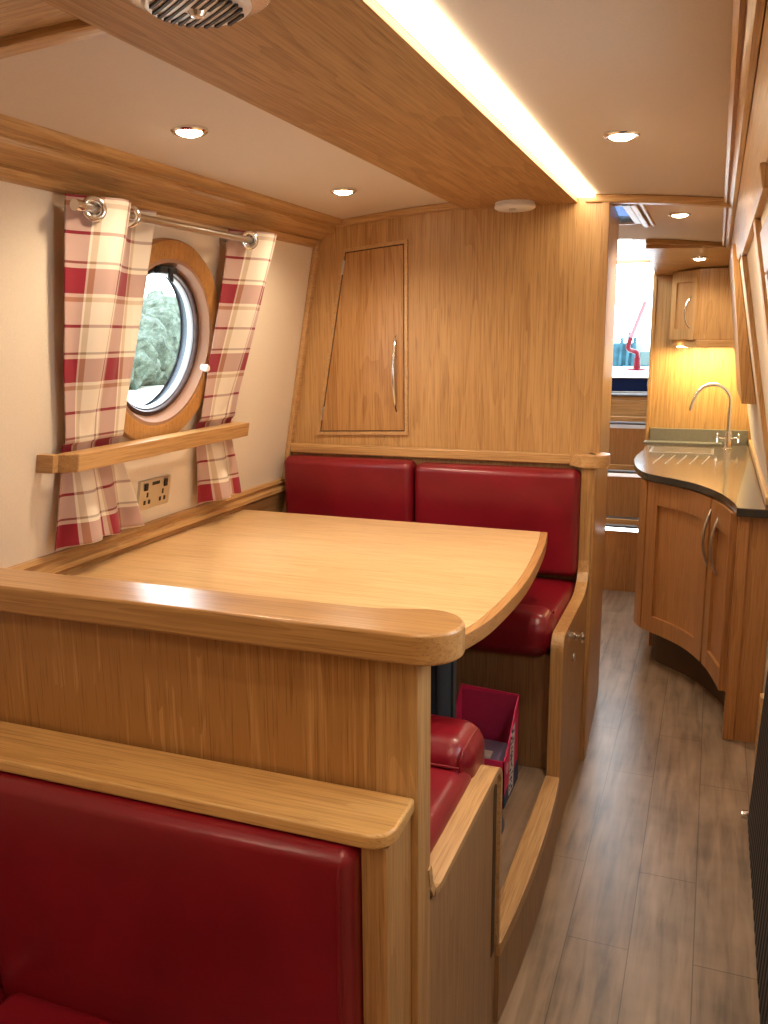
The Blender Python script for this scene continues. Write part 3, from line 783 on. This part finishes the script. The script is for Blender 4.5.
# slanted top: the aisle side is cut lower towards the viewer
def wallp(bm, pts, nrm_axis, a, b): prism(bm, pts, nrm_axis, a, b)
wallp(bm, [(by0, bz0), (by1, bz0), (by1, bz1), (by1 - .03, bz1 - .02), (by0 + .03, .34), (by0, .335)], 0, bx1 - t_, bx1)
prism(bm, [(bx0, bz0), (bx1, bz0), (bx1, bz1), (bx0, bz1 + .01)], 1, by1 - t_, by1)
prism(bm, [(bx0, bz0), (bx1, bz0), (bx1, .335), (bx0, .335)], 1, by0, by0 + t_)
wallp(bm, [(by0, bz0), (by1, bz0), (by1, bz1 + .01), (by0, .335)], 0, bx0, bx0 + t_)
box(bm, bx0, bx1, by0, by1, bz0, bz0 + t_)
obj('shell', bm, CARD, bx)
bm = BM(); box(bm, bx0 + .005, bx1 - .005, by1 - t_ - .002, by1 - t_ - .0005, bz0, bz1 - .004); obj('inner_liner', bm, CARDI, bx)
bm = BM(); prism(bm, [(by0 + .0, bz0), (by1, bz0), (by1, bz0 + .07), (by0, bz0 + .035)], 0, bx1, bx1 + .0012); obj('blue_base_print', bm, PRINTB, bx, label='navy printed base band')
bm = BM(); prism(bm, [(by0 + .055, bz0 + .01), (by0 + .115, bz0 + .01), (by0 + .125, .40), (by0 + .075, .385)], 0, bx1 + .0012, bx1 + .002); obj('label_band', bm, PRINTW, bx, label='pale label band')
bm = BM()
random.seed(5)
for k in range(12):   # upright run of letter-like marks, too small in the photograph to read
    z = bz0 + .018 + k * .0155; y = by0 + .062 + .0008 * k
    for s in range(3):
        yy = y + random.choice((0, .012, .024)); box(bm, bx1 + .002, bx1 + .0028, yy, yy + random.choice((.008, .016)), z + s * .003, z + s * .003 + random.choice((.003, .006)))
obj('lettering', bm, PRINTB, bx, label='dark navy lettering')
bm = BM(); prism(bm, arc(by0 + .035, .30, .017, 0, 360, 20)[:-1], 0, bx1 + .0008, bx1 + .0016); obj('round_print', bm, plain('pink_print', (.75, .35, .45), .5), bx)
pk = thing('packet', (-.57, 2.30, .22), 'grey violet packet lying inside the red carton', 'packet')
bm = BM(); pad(bm, -.645, -.50, 2.215, 2.365, ZF + .010, .315, .015, (0, 0, .01), 5); obj('pouch', bm, PACK, pk)
bm = BM(); box(bm, -.60, -.53, 2.23, 2.27, .322, .328); obj('paper_slip', bev(bm, .001), WHITE, pk)

# ------------------------------------------------------------------ lamps
def downlight(name, x, y, label, z=None, power=15.0, r=.030):
    z = ZC(x) if z is None else z
    root = thing(name, (x, y, z), label, 'ceiling lamp', 'recessed ceiling lamps')
    bm = BM(); lathe(bm, [(r - .006, -.001), (r - .004, -.006), (r + .006, -.007), (r + .010, -.003), (r + .010, .003), (r - .006, .003)], (x, y, z), (0, 0, 1), 32, caps=False)
    obj('rim', bm, CHROME, root)
    bm = BM(); lathe(bm, [(0, -.014), (r * .5, -.0125), (r * .8, -.009), (r + .001, -.004), (r + .001, .002), (0, .002)], (x, y, z), (0, 0, 1), 28); obj('lens', bm, LENS, root)
    l = bpy.data.lights.new('lamp_beam', 'SPOT'); l.energy = power; l.color = (1, .80, .58); l.spot_size = math.radians(150); l.spot_blend = .8; l.shadow_soft_size = .03
    o = bpy.data.objects.new('lamp_beam', l); C.objects.link(o); o.parent = root; o.location = (0, 0, -.022)
    return root
downlight('ceiling_lamp', -1.078, 1.69, 'recessed ceiling lamp above the near half of the table')
downlight('ceiling_lamp', -1.080, 2.52, 'recessed ceiling lamp above the far bench by the cupboard')
downlight('ceiling_lamp', -.226, 2.096, 'recessed ceiling lamp over the aisle beside the LED strip')
downlight('ceiling_lamp', -.155, 3.445, 'recessed ceiling lamp in the kitchen ceiling')
downlight('ceiling_lamp', -.106, 4.66, 'recessed lamp in the oak soffit over the wall cupboard', 1.872, 6.0, .030)
for (x, y) in ((-1.078, .30), (-.226, .75), (-.226, -.6), (-1.078, -.9)):
    downlight('ceiling_lamp', x, y, 'recessed ceiling lamp over the saloon behind the viewer', None, 7)

downlight('ceiling_lamp', -.95, 4.0, 'added unseen ceiling lamp brightening the kitchen from behind the bulkhead', None, 16)  # extra lamp out of view, added to brighten the kitchen
# mushroom vent
vt = thing('ceiling_vent', (-.632, 1.022, 1.926), 'round chrome ceiling vent with slotted grille under the oak panel', 'vent')
vx, vy, vz = -.632, 1.022, 1.926
bm = BM(); lathe(bm, [(0, 0), (.092, 0), (.094, -.004), (.088, -.009), (.066, -.012), (.060, -.014), (0, -.014)], (vx, vy, vz), (0, 0, 1), 64); obj('flange', bm, plain('polished_nickel', (.82, .82, .82), .22, .8), vt)
bm = BM(); lathe(bm, [(.066, -.012), (.068, -.018), (.063, -.023), (.040, -.026), (0, -.027), ], (vx, vy, vz), (0, 0, 1), 64); obj('grille', bm, plain('satin_nickel', (.74, .72, .70), .4, .55), vt)
bm = BM()
for k in range(-5, 6):
    s = k * .0105; hl = math.sqrt(max(0, .056 ** 2 - s ** 2))
    for (a, b) in (((-hl, -.010), (.010, hl)) if abs(k) < 2 else ((-hl, hl),)):
        d = Vector((.83, -.56)); n_ = Vector((.56, .83))
        p0 = Vector((vx, vy)) + d * a + n_ * s; p1 = Vector((vx, vy)) + d * b + n_ * s
        w = n_ * .0022
        pts = [p0 - w, p1 - w, p1 + w, p0 + w]
        prism(bm, [tuple(p) for p in pts], 2, vz - .0275, vz - .022)
obj('slots', bm, BLACK, vt)
bm = BM(); lathe(bm, [(0, -.033), (.008, -.032), (.012, -.026), (0, -.024)], (vx, vy, vz), (0, 0, 1), 20); obj('centre_boss', bm, CHROME, vt)

sa = thing('smoke_alarm', (-.640, 2.90, 1.926), 'round white smoke alarm under the oak panel by the bulkhead', 'smoke alarm')
bm = BM(); lathe(bm, [(0, 0), (.062, 0), (.064, -.003), (.064, -.007), (.058, -.008), (.058, -.010), (.066, -.011), (.066, -.018), (.056, -.024), (.03, -.026), (0, -.026)], (-.640, 2.90, 1.926), (0, 0, 1), 48); obj('casing', bm, WHITE, sa)
bm = BM(); lathe(bm, [(0, -.024), (.012, -.024), (.012, -.028), (0, -.029)], (-.640, 2.865, 1.926), (0, 0, 1), 20); obj('test_button', bm, plain('grey_button', (.5, .48, .45), .5), sa)

# ------------------------------------------------------------------ kitchen base cabinet
kc = thing('kitchen_cabinet', (-.05, 4.0, 0), 'curved wooden kitchen cabinet with two doors under the sink worktop', 'cabinet')
face = spline([(-.272, 4.075, 0), (-.232, 3.995, 0), (-.115, 3.88, 0), (-.028, 3.765, 0), (.046, 3.60, 0), (.092, 3.42, 0), (.108, 3.33, 0)], 10)
NF = len(face) - 1
def strip(bm, i0, i1, z0, z1, off0, off1):
    """a band of the curved front from face index i0..i1, between two outward offsets"""
    def o(i, off):
        a = face[max(0, i - 1)]; b = face[min(NF, i + 1)]; d = (b - a).normalized(); n = Vector((-d.y * -1, -d.x, 0))
        n = Vector((d.y, -d.x, 0))
        return face[i] + n * off
    inn = [o(i, off0) for i in range(i0, i1 + 1)]; out = [o(i, off1) for i in range(i0, i1 + 1)]
    prism(bm, [(p.x, p.y) for p in inn] + [(p.x, p.y) for p in out[::-1]], 2, z0, z1)
def idx(x):
    return min(range(NF + 1), key=lambda i: abs(face[i].x - x))
ZB, ZT = .175, .868
bm = BM(); strip(bm, 0, NF, ZB, ZT, -.03, 0)
prism(bm, [(face[0].x, face[0].y), (face[0].x, YS - .004), (face[0].x + .03, YS - .004), (face[0].x + .03, face[0].y)], 2, ZB, ZT)
obj('carcass', bm, OKIT, kc)
bm = BM(); strip(bm, 2, NF, 0, ZB, -.12, -.075); obj('kickboard', bm, plain('dark_kick', (.07, .035, .015), .6), kc)
bm = BM(); box(bm, face[0].x + .05, face[0].x + .07, 4.25, YS - .004, 0, ZB); obj('side_kickboard', bm, OKIT, kc)
ia, ib, ic, id_ = 0, idx(-.232), idx(.040), idx(.106)
bm = BM(); strip(bm, ia, ib - 1, ZB, ZT - .005, 0, .018); obj('left_stile', bev(bm, .002), OKIT, kc)
def door(i0, i1, hz, hi, outv):
    bm = BM(); strip(bm, i0 + 1, i1 - 1, ZB + .07, ZT - .10, .001, .008); d = obj('door', bm, oak('kit_panel', 2, (.50, .24, .085), (.36, .155, .048), .36, .12, .9), kc)
    w = max(2, int(round((i1 - i0) * .13)))
    bm = BM(); strip(bm, i0, i0 + w, ZB, ZT - .005, 0, .020); strip(bm, i1 - w, i1, ZB, ZT - .005, 0, .020); strip(bm, i0 + w, i1 - w, ZB, ZB + .075, 0, .0195); strip(bm, i0 + w, i1 - w, ZT - .105, ZT - .005, 0, .0195)
    obj('door_frame', bm, OKIT, d)
    p = face[hi]
    bm = BM(); bow(bm, (p.x, p.y - .018, hz[0]), (p.x, p.y - .018, hz[1]), outv, .040, .0055); obj('bow_handle', bm, STEEL, d, label='curved brushed steel handle')
door(ib, ic - 1, (.575, .825), ic - 2, (-.75, -.66, 0))
door(ic, id_, (.57, .82), ic + 3, (-.75, -.66, 0))
bm = BM(); box(bm, .112, .152, 3.288, 3.335, 0, ZT); obj('front_post', bev(bm, .006, 3), OKIT, kc)
bm = BM(); box(bm, .152, .238, 3.300, 3.320, 0, ZT); obj('end_panel', bm, OKIT, kc)
bm = BM(); box(bm, -.284, -.2725, 4.10, 4.14, .70, .855); obj('edge_strip', bev(bm, .003), WHITE, kc, label='white edge strip')  # plain white strip at the left end of the cabinet

# worktop
wt = thing('worktop', (-.05, 4.2, .87), 'glossy brown stone worktop with S curved dark edge', 'worktop')
wf = spline([(-.350, 4.52, 0), (-.345, 4.38, 0), (-.322, 4.19, 0), (-.292, 4.058, 0), (-.241, 3.951, 0), (-.11, 3.821, 0), (-.029, 3.714, 0), (.047, 3.544, 0), (.085, 3.40, 0), (.100, 3.30, 0), (.102, 3.245, 0)], 8)
pts = [(p.x, p.y) for p in wf] + [(.236, 3.242), (.236, YS - .002), (-.330, YS - .002), (-.335, 4.8)]
bm = BM(); prism(bm, pts, 2, .898, .9005); obj('polished_top', bm, QUARTZ, wt)
bm = BM(); prism(bm, pts, 2, .869, .898); obj('slab', bev(bm, .004), QUARTZE, wt)
bm = BM()
for k in range(5):
    x = -.25 + k * .055; tube(bm, [(x, 4.30 + .01 * k, .9005), (x + .03, 4.62, .9005)], .0035, 8)
obj('drainer_groove_glint', bm, plain('groove_glint', (.6, .56, .5), .15), wt)  # pale raised lines carry the painted glint of the drainer grooves
bm = BM(); box(bm, -.30, .02, 4.72, 4.95, .9005, .903); obj('sink_rim', bev(bm, .001), STEEL, wt)
bm = BM(); box(bm, -.285, .005, 4.735, 4.935, .903, .9038); obj('sink_bowl_shade', bm, plain('sink_shade', (.30, .25, .21), .3, .8), wt)  # flat plate, the shade inside the bowl is put into its colour
bm = BM(); box(bm, -.325, .19, YS - .020, YS - .001, .9005, .985); obj('upstand', bev(bm, .002), UPST, wt, label='grey green stone upstand')
bm = BM(); box(bm, -.352, .06, 5.05, YS - .02, .9005, .916); obj('ledge', bev(bm, .003), UPST, wt)

# tap
tp = thing('kitchen_tap', (.085, 4.93, .90), 'tall chrome swan neck tap with cross handles at the sink', 'tap')
tx, ty = .085, 4.93
bm = BM(); lathe(bm, [(0, .9005), (.026, .9005), (.026, .908), (.019, .914), (.017, .99), (.014, 1.0), (0, 1.0)], (tx, ty, 0), (0, 0, 1), 24); obj('body', bm, CHROME, tp)
bm = BM()
path = [(tx, ty, .99), (tx, ty, 1.13)] + [(tx - .090 + .090 * math.cos(a), ty - .02 * (1 - math.cos(a)), 1.155 + .09 * math.sin(a)) for a in [PI * k / 14 for k in range(14)]] + [(tx - .190, ty - .05, 1.135), (tx - .197, ty - .05, 1.11)]
tube(bm, path, .0095, 14); obj('spout', bm, CHROME, tp)
for s in (-1, 1):
    bm = BM(); tube(bm, [(tx, ty, .955), (tx + s * .045, ty - .01, .962)], .008, 12)
    cx = tx + s * .052
    for dv in ((0, .022, .022), (0, -.022, .022)):
        tube(bm, [(cx - dv[0], ty - .01 - dv[1], .962 - dv[2]), (cx + dv[0], ty - .01 + dv[1], .962 + dv[2])], .0045, 8)
    obj('cross_handle', bm, CHROME, tp)

# wall cupboard over the sink
uc = thing('wall_cupboard', (-.05, 4.95, 1.44), 'small oak wall cupboard with curved front over the sink', 'cupboard')
pl = [(-.240, YS - .002), (-.235, 5.08), (-.105, 4.90), (-.09, 4.90), (.115, 4.90), (.115, YS - .002)]
bm = BM(); prism(bm, pl, 2, 1.475, 1.838); obj('body', bev(bm, .004), OZ, uc)
bm = BM(); prism(bm, [(-.236, YS - .002), (-.225, 5.06), (-.10, 4.885), (.115, 4.885), (.115, YS - .002)], 2, 1.438, 1.475); obj('light_pelmet', bev(bm, .004), OX, uc)
def on(a, b, t): return (a[0] + (b[0] - a[0]) * t, a[1] + (b[1] - a[1]) * t)
A_, B_ = (-.236, 5.078), (-.103, 4.896)
dn = Vector((A_[1] - B_[1], B_[0] - A_[0])); dn.normalize(); dn = -dn
def bar(bm, t0, t1, z0, z1, o0, o1):
    p, q = Vector(on(A_, B_, t0)), Vector(on(A_, B_, t1))
    prism(bm, [tuple(p + dn * o0), tuple(q + dn * o0), tuple(q + dn * o1), tuple(p + dn * o1)], 2, z0, z1)
bm = BM(); bar(bm, .18, .86, 1.53, 1.78, .001, .006); dd = obj('door', bm, oak('oak_small_door', 2, (.52, .28, .11), (.40, .19, .06)), uc)
bm = BM(); bar(bm, .02, .2, 1.478, 1.832, 0, .016); bar(bm, .84, .98, 1.478, 1.832, 0, .016); bar(bm, .2, .84, 1.478, 1.535, 0, .0155); bar(bm, .2, .84, 1.775, 1.832, 0, .0155); obj('door_frame', bm, OZ, dd)
hp = Vector(on(A_, B_, .82)) + dn * .014
bm = BM(); bow(bm, (hp.x, hp.y, 1.535), (hp.x, hp.y, 1.70), (-.9, -.5, 0), .035, .005); obj('bow_handle', bm, CHROME, dd, label='small chrome bow handle')
bm = BM(); hexa(bm, [(-.345, 4.432, 1.905), (-.345, 4.432, 1.925), (-.345, YS - .002, 1.826), (-.345, YS - .002, 1.90), (.06, 4.432, 1.893), (.06, 4.432, 1.913), (.06, YS - .002, 1.814), (.06, YS - .002, 1.895)])
sf = obj('oak_soffit', bev(bm, .003), OX); tag(sf, 'oak soffit board over the wall cupboard carrying a small lamp', 'soffit')
bm = BM(); box(bm, -.20, .09, 5.00, 5.05, 1.4374, 1.4395); obj('light_strip', bm, LEDW, uc, label='glowing strip lamp under the cupboard')
hg = thing('latch_fitting', (.078, 4.80, 1.72), 'small chrome fitting at the top right of the wall cupboard', 'fitting')
bm = BM(); tube(bm, [(.082, 4.86, 1.835), (.083, 4.86, 1.73)], .006, 10); obj('stem', bm, CHROME, hg)
bm = BM(); lathe(bm, [(0, -.014), (.012, -.010), (.014, 0), (.012, .010), (0, .014)], (.083, 4.855, 1.775), (0, 1, 0), 20); obj('roller', bm, CHROME, hg)
bm = BM(); box(bm, .07, .095, 4.85, 4.895, 1.828, 1.842); obj('base_plate', bev(bm, .002), WHITE, hg)

# oak box unit on the right wall
ru = thing('wall_unit', (.10, 3.9, 1.25), 'slim oak unit fixed along the right wall beside the wall cupboard', 'wall unit')
bm = BM()
def ru_box(bm, y0, y1, z0, z1, d):
    hexa(bm, [rp(y0, z0, -d), rp(y0, z1, -d + .008), rp(y1, z0, -d), rp(y1, z1, -d + .008), rp(y0, z0, -.002), rp(y0, z1, -.002), rp(y1, z0, -.002), rp(y1, z1, -.002)])
hexa(bm, [(.100, 3.50, 1.247), (.028, 3.50, 1.822), (.100, 4.42, 1.247), (.028, 4.42, 1.822), (XR(1.247) - .002, 3.50, 1.247), (XR(1.822) - .002, 3.50, 1.822), (XR(1.247) - .002, 4.42, 1.247), (XR(1.822) - .002, 4.42, 1.822)]); obj('body', bev(bm, .003), OZ, ru)
bm = BM(); hexa(bm, [(.096, 3.55, 1.29), (.034, 3.55, 1.79), (.096, 4.40, 1.29), (.034, 4.40, 1.79), (.100, 3.55, 1.29), (.038, 3.55, 1.79), (.100, 4.40, 1.29), (.038, 4.40, 1.79)]); obj('door', bm, OKIT, ru)

# ------------------------------------------------------------------ stern steps and doorway
st = thing('companion_steps', (-.50, 5.5, 0), 'oak boarded steps with metal treads rising to the stern doorway', 'steps')
SX0, SX1 = -.718, -.347
levels = [(5.165, 0, .395), (5.40, .395, .685), (5.62, .685, .96), (5.85, .96, 1.120)]
for k, (y, z0, z1) in enumerate(levels):
    bm = BM(); box(bm, SX0, SX1, y, y + .02, z0, z1 - .032); r_ = obj('riser', bm, OKIT if k < 3 else OX, st)
    bm = BM(); box(bm, SX0, SX1, y - .008, min(y + .235, 5.98), z1 - .005, z1 + .012); obj('tread', bev(bm, .002), plain('grey_tread', (.085, .09, .10), .5), st)
    bm = BM(); tube(bm, [(SX0, y - .008, z1 + .003), (SX1, y - .008, z1 + .003)], .010, 10); obj('metal_nosing', bm, plain('dull_steel', (.16, .17, .185), .5, .6), st)
    bm = BM(); box(bm, SX0, SX1, y - .004, y + .018, z1 + .012, z1 + .042) if k < 3 else box(bm, SX0, SX1, y + .0, y + .018, z1 - .03, z1 - .006); obj('cleat', bm, OX, st)
bm = BM(); box(bm, SX1 + .001, SX1 + .02, YS + .03, 6.02, 0, 1.98)
struct('wall_companionway_right', bm, OZ, label='oak side of the stern companionway next to the kitchen', cat='wall')
bm = BM(); box(bm, SX0 - .02, SX0 - .001, YS + .03, 6.02, 0, 1.98)
struct('wall_companionway_left', bm, OZ, label='oak side of the stern companionway hidden by the bulkhead', cat='wall')
bm = BM(); box(bm, -.352, -.330, YS - .012, YS + .05, 0, 1.90)
struct('trim_doorjamb', bev(bm, .005), OEDZ, label='pale oak jamb at the right of the stern doorway', cat='trim')
bm = BM(); box(bm, SX0, SX1, 5.52, 5.56, 1.925, 1.945); box(bm, -.42, -.33, 4.44, 5.5, 1.955, 1.975)
struct('trim_hatch', bev(bm, .003), OX, label='slim hatch runner above the stern doorway', cat='trim')

# ------------------------------------------------------------------ outside, beyond the stern
bm = BM(); box(bm, -1.5, .9, 6.02, 8.0, .3, 1.232)
struct('exterior_deck', bm, DECK, label='pale stern deck outside the doorway', cat='deck')
bm = BM(); box(bm, -.95, -.2, 5.985, 6.018, 1.120, 1.224)
cm = obj('deck_coaming', bev(bm, .003), NAVY); tag(cm, 'navy blue coaming board across the foot of the stern doorway', 'coaming')
bm = BM(); box(bm, -.95, -.2, 5.980, 6.019, 1.224, 1.232); cs = obj('metal_strip', bev(bm, .002), STEEL, cm)
bm = BM(); box(bm, -.72, -.346, 5.93, 5.983, 1.133, 1.139); obj('sill_strip', bev(bm, .002), STEEL, cm)
tl_ = thing('tiller', (-.572, 7.1, 1.232), 'red swan neck tiller standing on the stern deck outside', 'tiller')
bm = BM(); lathe(bm, [(0, 1.232), (.07, 1.232), (.07, 1.245), (.03, 1.255), (.022, 1.30), (.022, 1.335), (0, 1.34)], (-.575, 7.1, 0), (0, 0, 1), 28); obj('base', bm, REDP, tl_)
path = spline([(-.575, 7.1, 1.33), (-.58, 7.08, 1.37), (-.61, 7.05, 1.385), (-.635, 7.0, 1.40), (-.635, 6.98, 1.43), (-.615, 6.95, 1.49)], 6)
bm = BM(); tube(bm, path, .017, 14); obj('neck', bm, REDP, tl_)
p1 = path[-1]; bm = BM(); tube(bm, [p1, p1 + Vector((.10, -.10, .26))], .016, 12); obj('handle', bm, plain('glare_pink_paint', (.14, .045, .055), .4), tl_)  # paler red: the outdoor overexposure is put into the handle's colour
cb = BM(); tube(cb, spline([(-.360, 5.90, 1.33), (-.385, 5.88, 1.27), (-.40, 5.87, 1.20), (-.395, 5.87, 1.162)], 8), .006, 8)
co = obj('rope_end', cb, plain('grey_rope', (.25, .24, .25), .7)); tag(co, 'thin grey line hanging at the right of the stern doorway', 'rope')
bt = thing('moored_boat', (-1.0, 10.4, .4), 'teal moored boat with a low cabin beyond the stern', 'boat')
bm = BM(); prism(bm, [(-2.4, 10.1), (.4, 10.1), (.9, 10.6), (.4, 11.6), (-2.4, 11.6)], 2, .4, 1.10); obj('hull', bev(bm, .04), NAVY, bt)
bm = BM(); prism(bm, [(-2.3, 10.25), (-.85, 10.25), (-.80, 11.4), (-2.3, 11.4)], 2, 1.10, 1.42); obj('cabin', bev(bm, .03), TEAL, bt)
for x in (-1.02, -.94, -.88):
    bm = BM(); tube(bm, [(x, 10.2, 1.10), (x + .02, 10.2, 1.55 - abs(x + .95))], .018, 8); obj('stanchion', bm, TEAL, bt)
bm = BM(); box(bm, -.80, -.55, 10.2, 10.7, 1.10, 1.33); obj('engine_box', bev(bm, .02), plain('dark_green', (.02, .05, .05), .5), bt)
bm = BM(); tube(bm, [(-.98, 10.2, 1.16), (-.4, 10.2, 1.17)], .014, 8); obj('grab_rail', bm, TEAL, bt)

# outside the porthole: bank and hedge
bm = BM(); box(bm, -60, -2.2, -10, 60, .25, .45)
struct('ground_bank', bm, plain('pale_towpath', (.62, .62, .52), .9, noise=.2, nscale=.8), label='pale sunlit bank outside the porthole', cat='ground')
def hedge():
    bm = BM(); rnd = random.Random(3)
    for k in range(34):
        t = k / 33; x = -13 + rnd.uniform(-1.2, 1.0); y = 7 + 24 * t; r = rnd.uniform(.9, 1.35)
        m = Matrix.Translation((x, y, .35 + r * .75)) @ Matrix.Diagonal((r, r, r * rnd.uniform(.8, 1.05), 1))
        bmesh.ops.create_icosphere(bm, subdivisions=4, radius=1, matrix=m)
    for v in bm.verts:
        n = v.co * 3.1
        v.co += Vector((math.sin(n.y * 2.3 + n.z * 3.1), math.sin(n.x * 2.9 + n.z * 1.7), math.sin(n.x * 2.1 + n.y * 2.7))) * .09 + Vector((rnd.uniform(-1, 1), rnd.uniform(-1, 1), rnd.uniform(-1, 1))) * .07
    m, nt, b = new_mat('hedge_leaves'); L = nt.links
    tc = N(nt, 'ShaderNodeTexCoord'); n = N(nt, 'ShaderNodeTexNoise'); n.inputs['Scale'].default_value = 6; n.inputs['Detail'].default_value = 9; n.inputs['Roughness'].default_value = .85
    L.new(tc.outputs['Object'], n.inputs['Vector'])
    r = ramp(nt, [(.38, (.010, .020, .014)), (.5, (.042, .066, .044)), (.62, (.12, .15, .118))]); L.new(n.outputs[0], r.inputs[0]); L.new(r.outputs[0], b.inputs['Base Color']); b.inputs['Roughness'].default_value = .8
    return bm, m
bm, m = hedge(); h = obj('hedge', bm, m, smooth=180); tag(h, 'leafy green hedge seen through the porthole', 'hedge', None, 'stuff')

# ------------------------------------------------------------------ radiator on the right
rd = thing('radiator', (.20, 2.2, .03), 'dark grey column radiator low on the aisle wall at the edge of the photo', 'radiator')
for k in range(34):
    y = 1.06 + k * .046
    bm = BM(); hexa(bm, [(.176, y, .05), (.199, y, .62), (.176, y + .036, .05), (.199, y + .036, .62), (.215, y, .05), (.230, y, .62), (.215, y + .036, .05), (.230, y + .036, .62)])
    obj('column', bev(bm, .010, 3), IRON, rd)
bm = BM(); box(bm, .180, .222, 1.05, 2.63, .028, .062); box(bm, .205, .232, 1.05, 2.63, .60, .635); obj('manifold', bev(bm, .008, 3), IRON, rd)
bm = BM(); tube(bm, [(.197, 2.625, .045), (.197, 2.665, .045), (.180, 2.675, .045)], .009, 12); lathe(bm, [(0, 0), (.012, 0), (.014, .01), (.012, .026), (0, .028)], (.188, 2.672, .045), (-1, 0, 0), 18); obj('valve', bm, CHROME, rd, label='chrome radiator valve')
for y in (1.15, 1.905, 2.5):
    bm = BM(); box(bm, .188, .215, y - .012, y + .012, 0, .04); obj('foot', bev(bm, .003), STEEL, rd)
bm = BM(); box(bm, .205, .238, 2.90, 2.95, 0, .34); bt2 = struct('trim_post', bev(bm, .004), OED, label='short pale oak post between radiator and kitchen cabinet', cat='trim')

# ------------------------------------------------------------------ camera
P3 = (0.36299823, 0.19899435, -0.00775861); FPX = 864.636
yaw, pit, rol = P3
cy_, sy_ = math.cos(yaw), math.sin(yaw)
f = Vector((-sy_, cy_, 0)); r = Vector((cy_, sy_, 0)); u = Vector((0, 0, 1))
cp, sp2 = math.cos(pit), math.sin(pit)
f2 = f * cp - u * sp2; u2 = u * cp + f * sp2
cr, sr = math.cos(rol), math.sin(rol)
r3 = r * cr + u2 * sr; u3 = u2 * cr - r * sr
cam = bpy.data.cameras.new('camera'); co_ = bpy.data.objects.new('camera', cam); C.objects.link(co_)
M = Matrix.Identity(4)
for i in range(3): M[i][0], M[i][1], M[i][2] = r3[i], u3[i], -f2[i]
M.translation = (0, 0, 1.5); co_.matrix_world = M
cam.sensor_fit = 'HORIZONTAL'; cam.sensor_width = 36; cam.lens = FPX * 36 / 768; cam.clip_start = .02
bpy.context.scene.camera = co_

# ------------------------------------------------------------------ daylight
w = bpy.data.worlds.new('sky'); bpy.context.scene.world = w; w.use_nodes = True
bg = w.node_tree.nodes['Background']; bg.inputs[0].default_value = (.86, .94, 1.0, 1); bg.inputs[1].default_value = 7.5
def area(name, loc, direction, sx, sy, energy, col):
    l = bpy.data.lights.new(name, 'AREA'); l.shape = 'RECTANGLE'; l.size = sx; l.size_y = sy; l.energy = energy; l.color = col
    o = bpy.data.objects.new(name, l); C.objects.link(o); o.location = loc
    o.rotation_euler = Vector(direction).to_track_quat('-Z', 'Y').to_euler(); return o
for args in (('daylight_porthole', lp(CY, CZ, -.08), nrm, .40, .40), ('daylight_aisle_porthole', rp(RY, RZ, .075), Vector((-1, 0, -SL)), .44, .44), ('daylight_stern', (-.53, 6.03, 1.62), Vector((0, -1, 0)), .40, .80)):
    o = area(*args, 1, (1, 1, 1)); o.data.cycles.is_portal = True

v = bpy.context.scene.view_settings
v.view_transform = 'Standard'; v.look = 'None'; v.exposure = 0.58; v.gamma = 1.0; v.use_curve_mapping = False
cyc = bpy.context.scene.cycles
cyc.use_denoising = True; cyc.max_bounces = 10; cyc.diffuse_bounces = 6; cyc.sample_clamp_indirect = 6
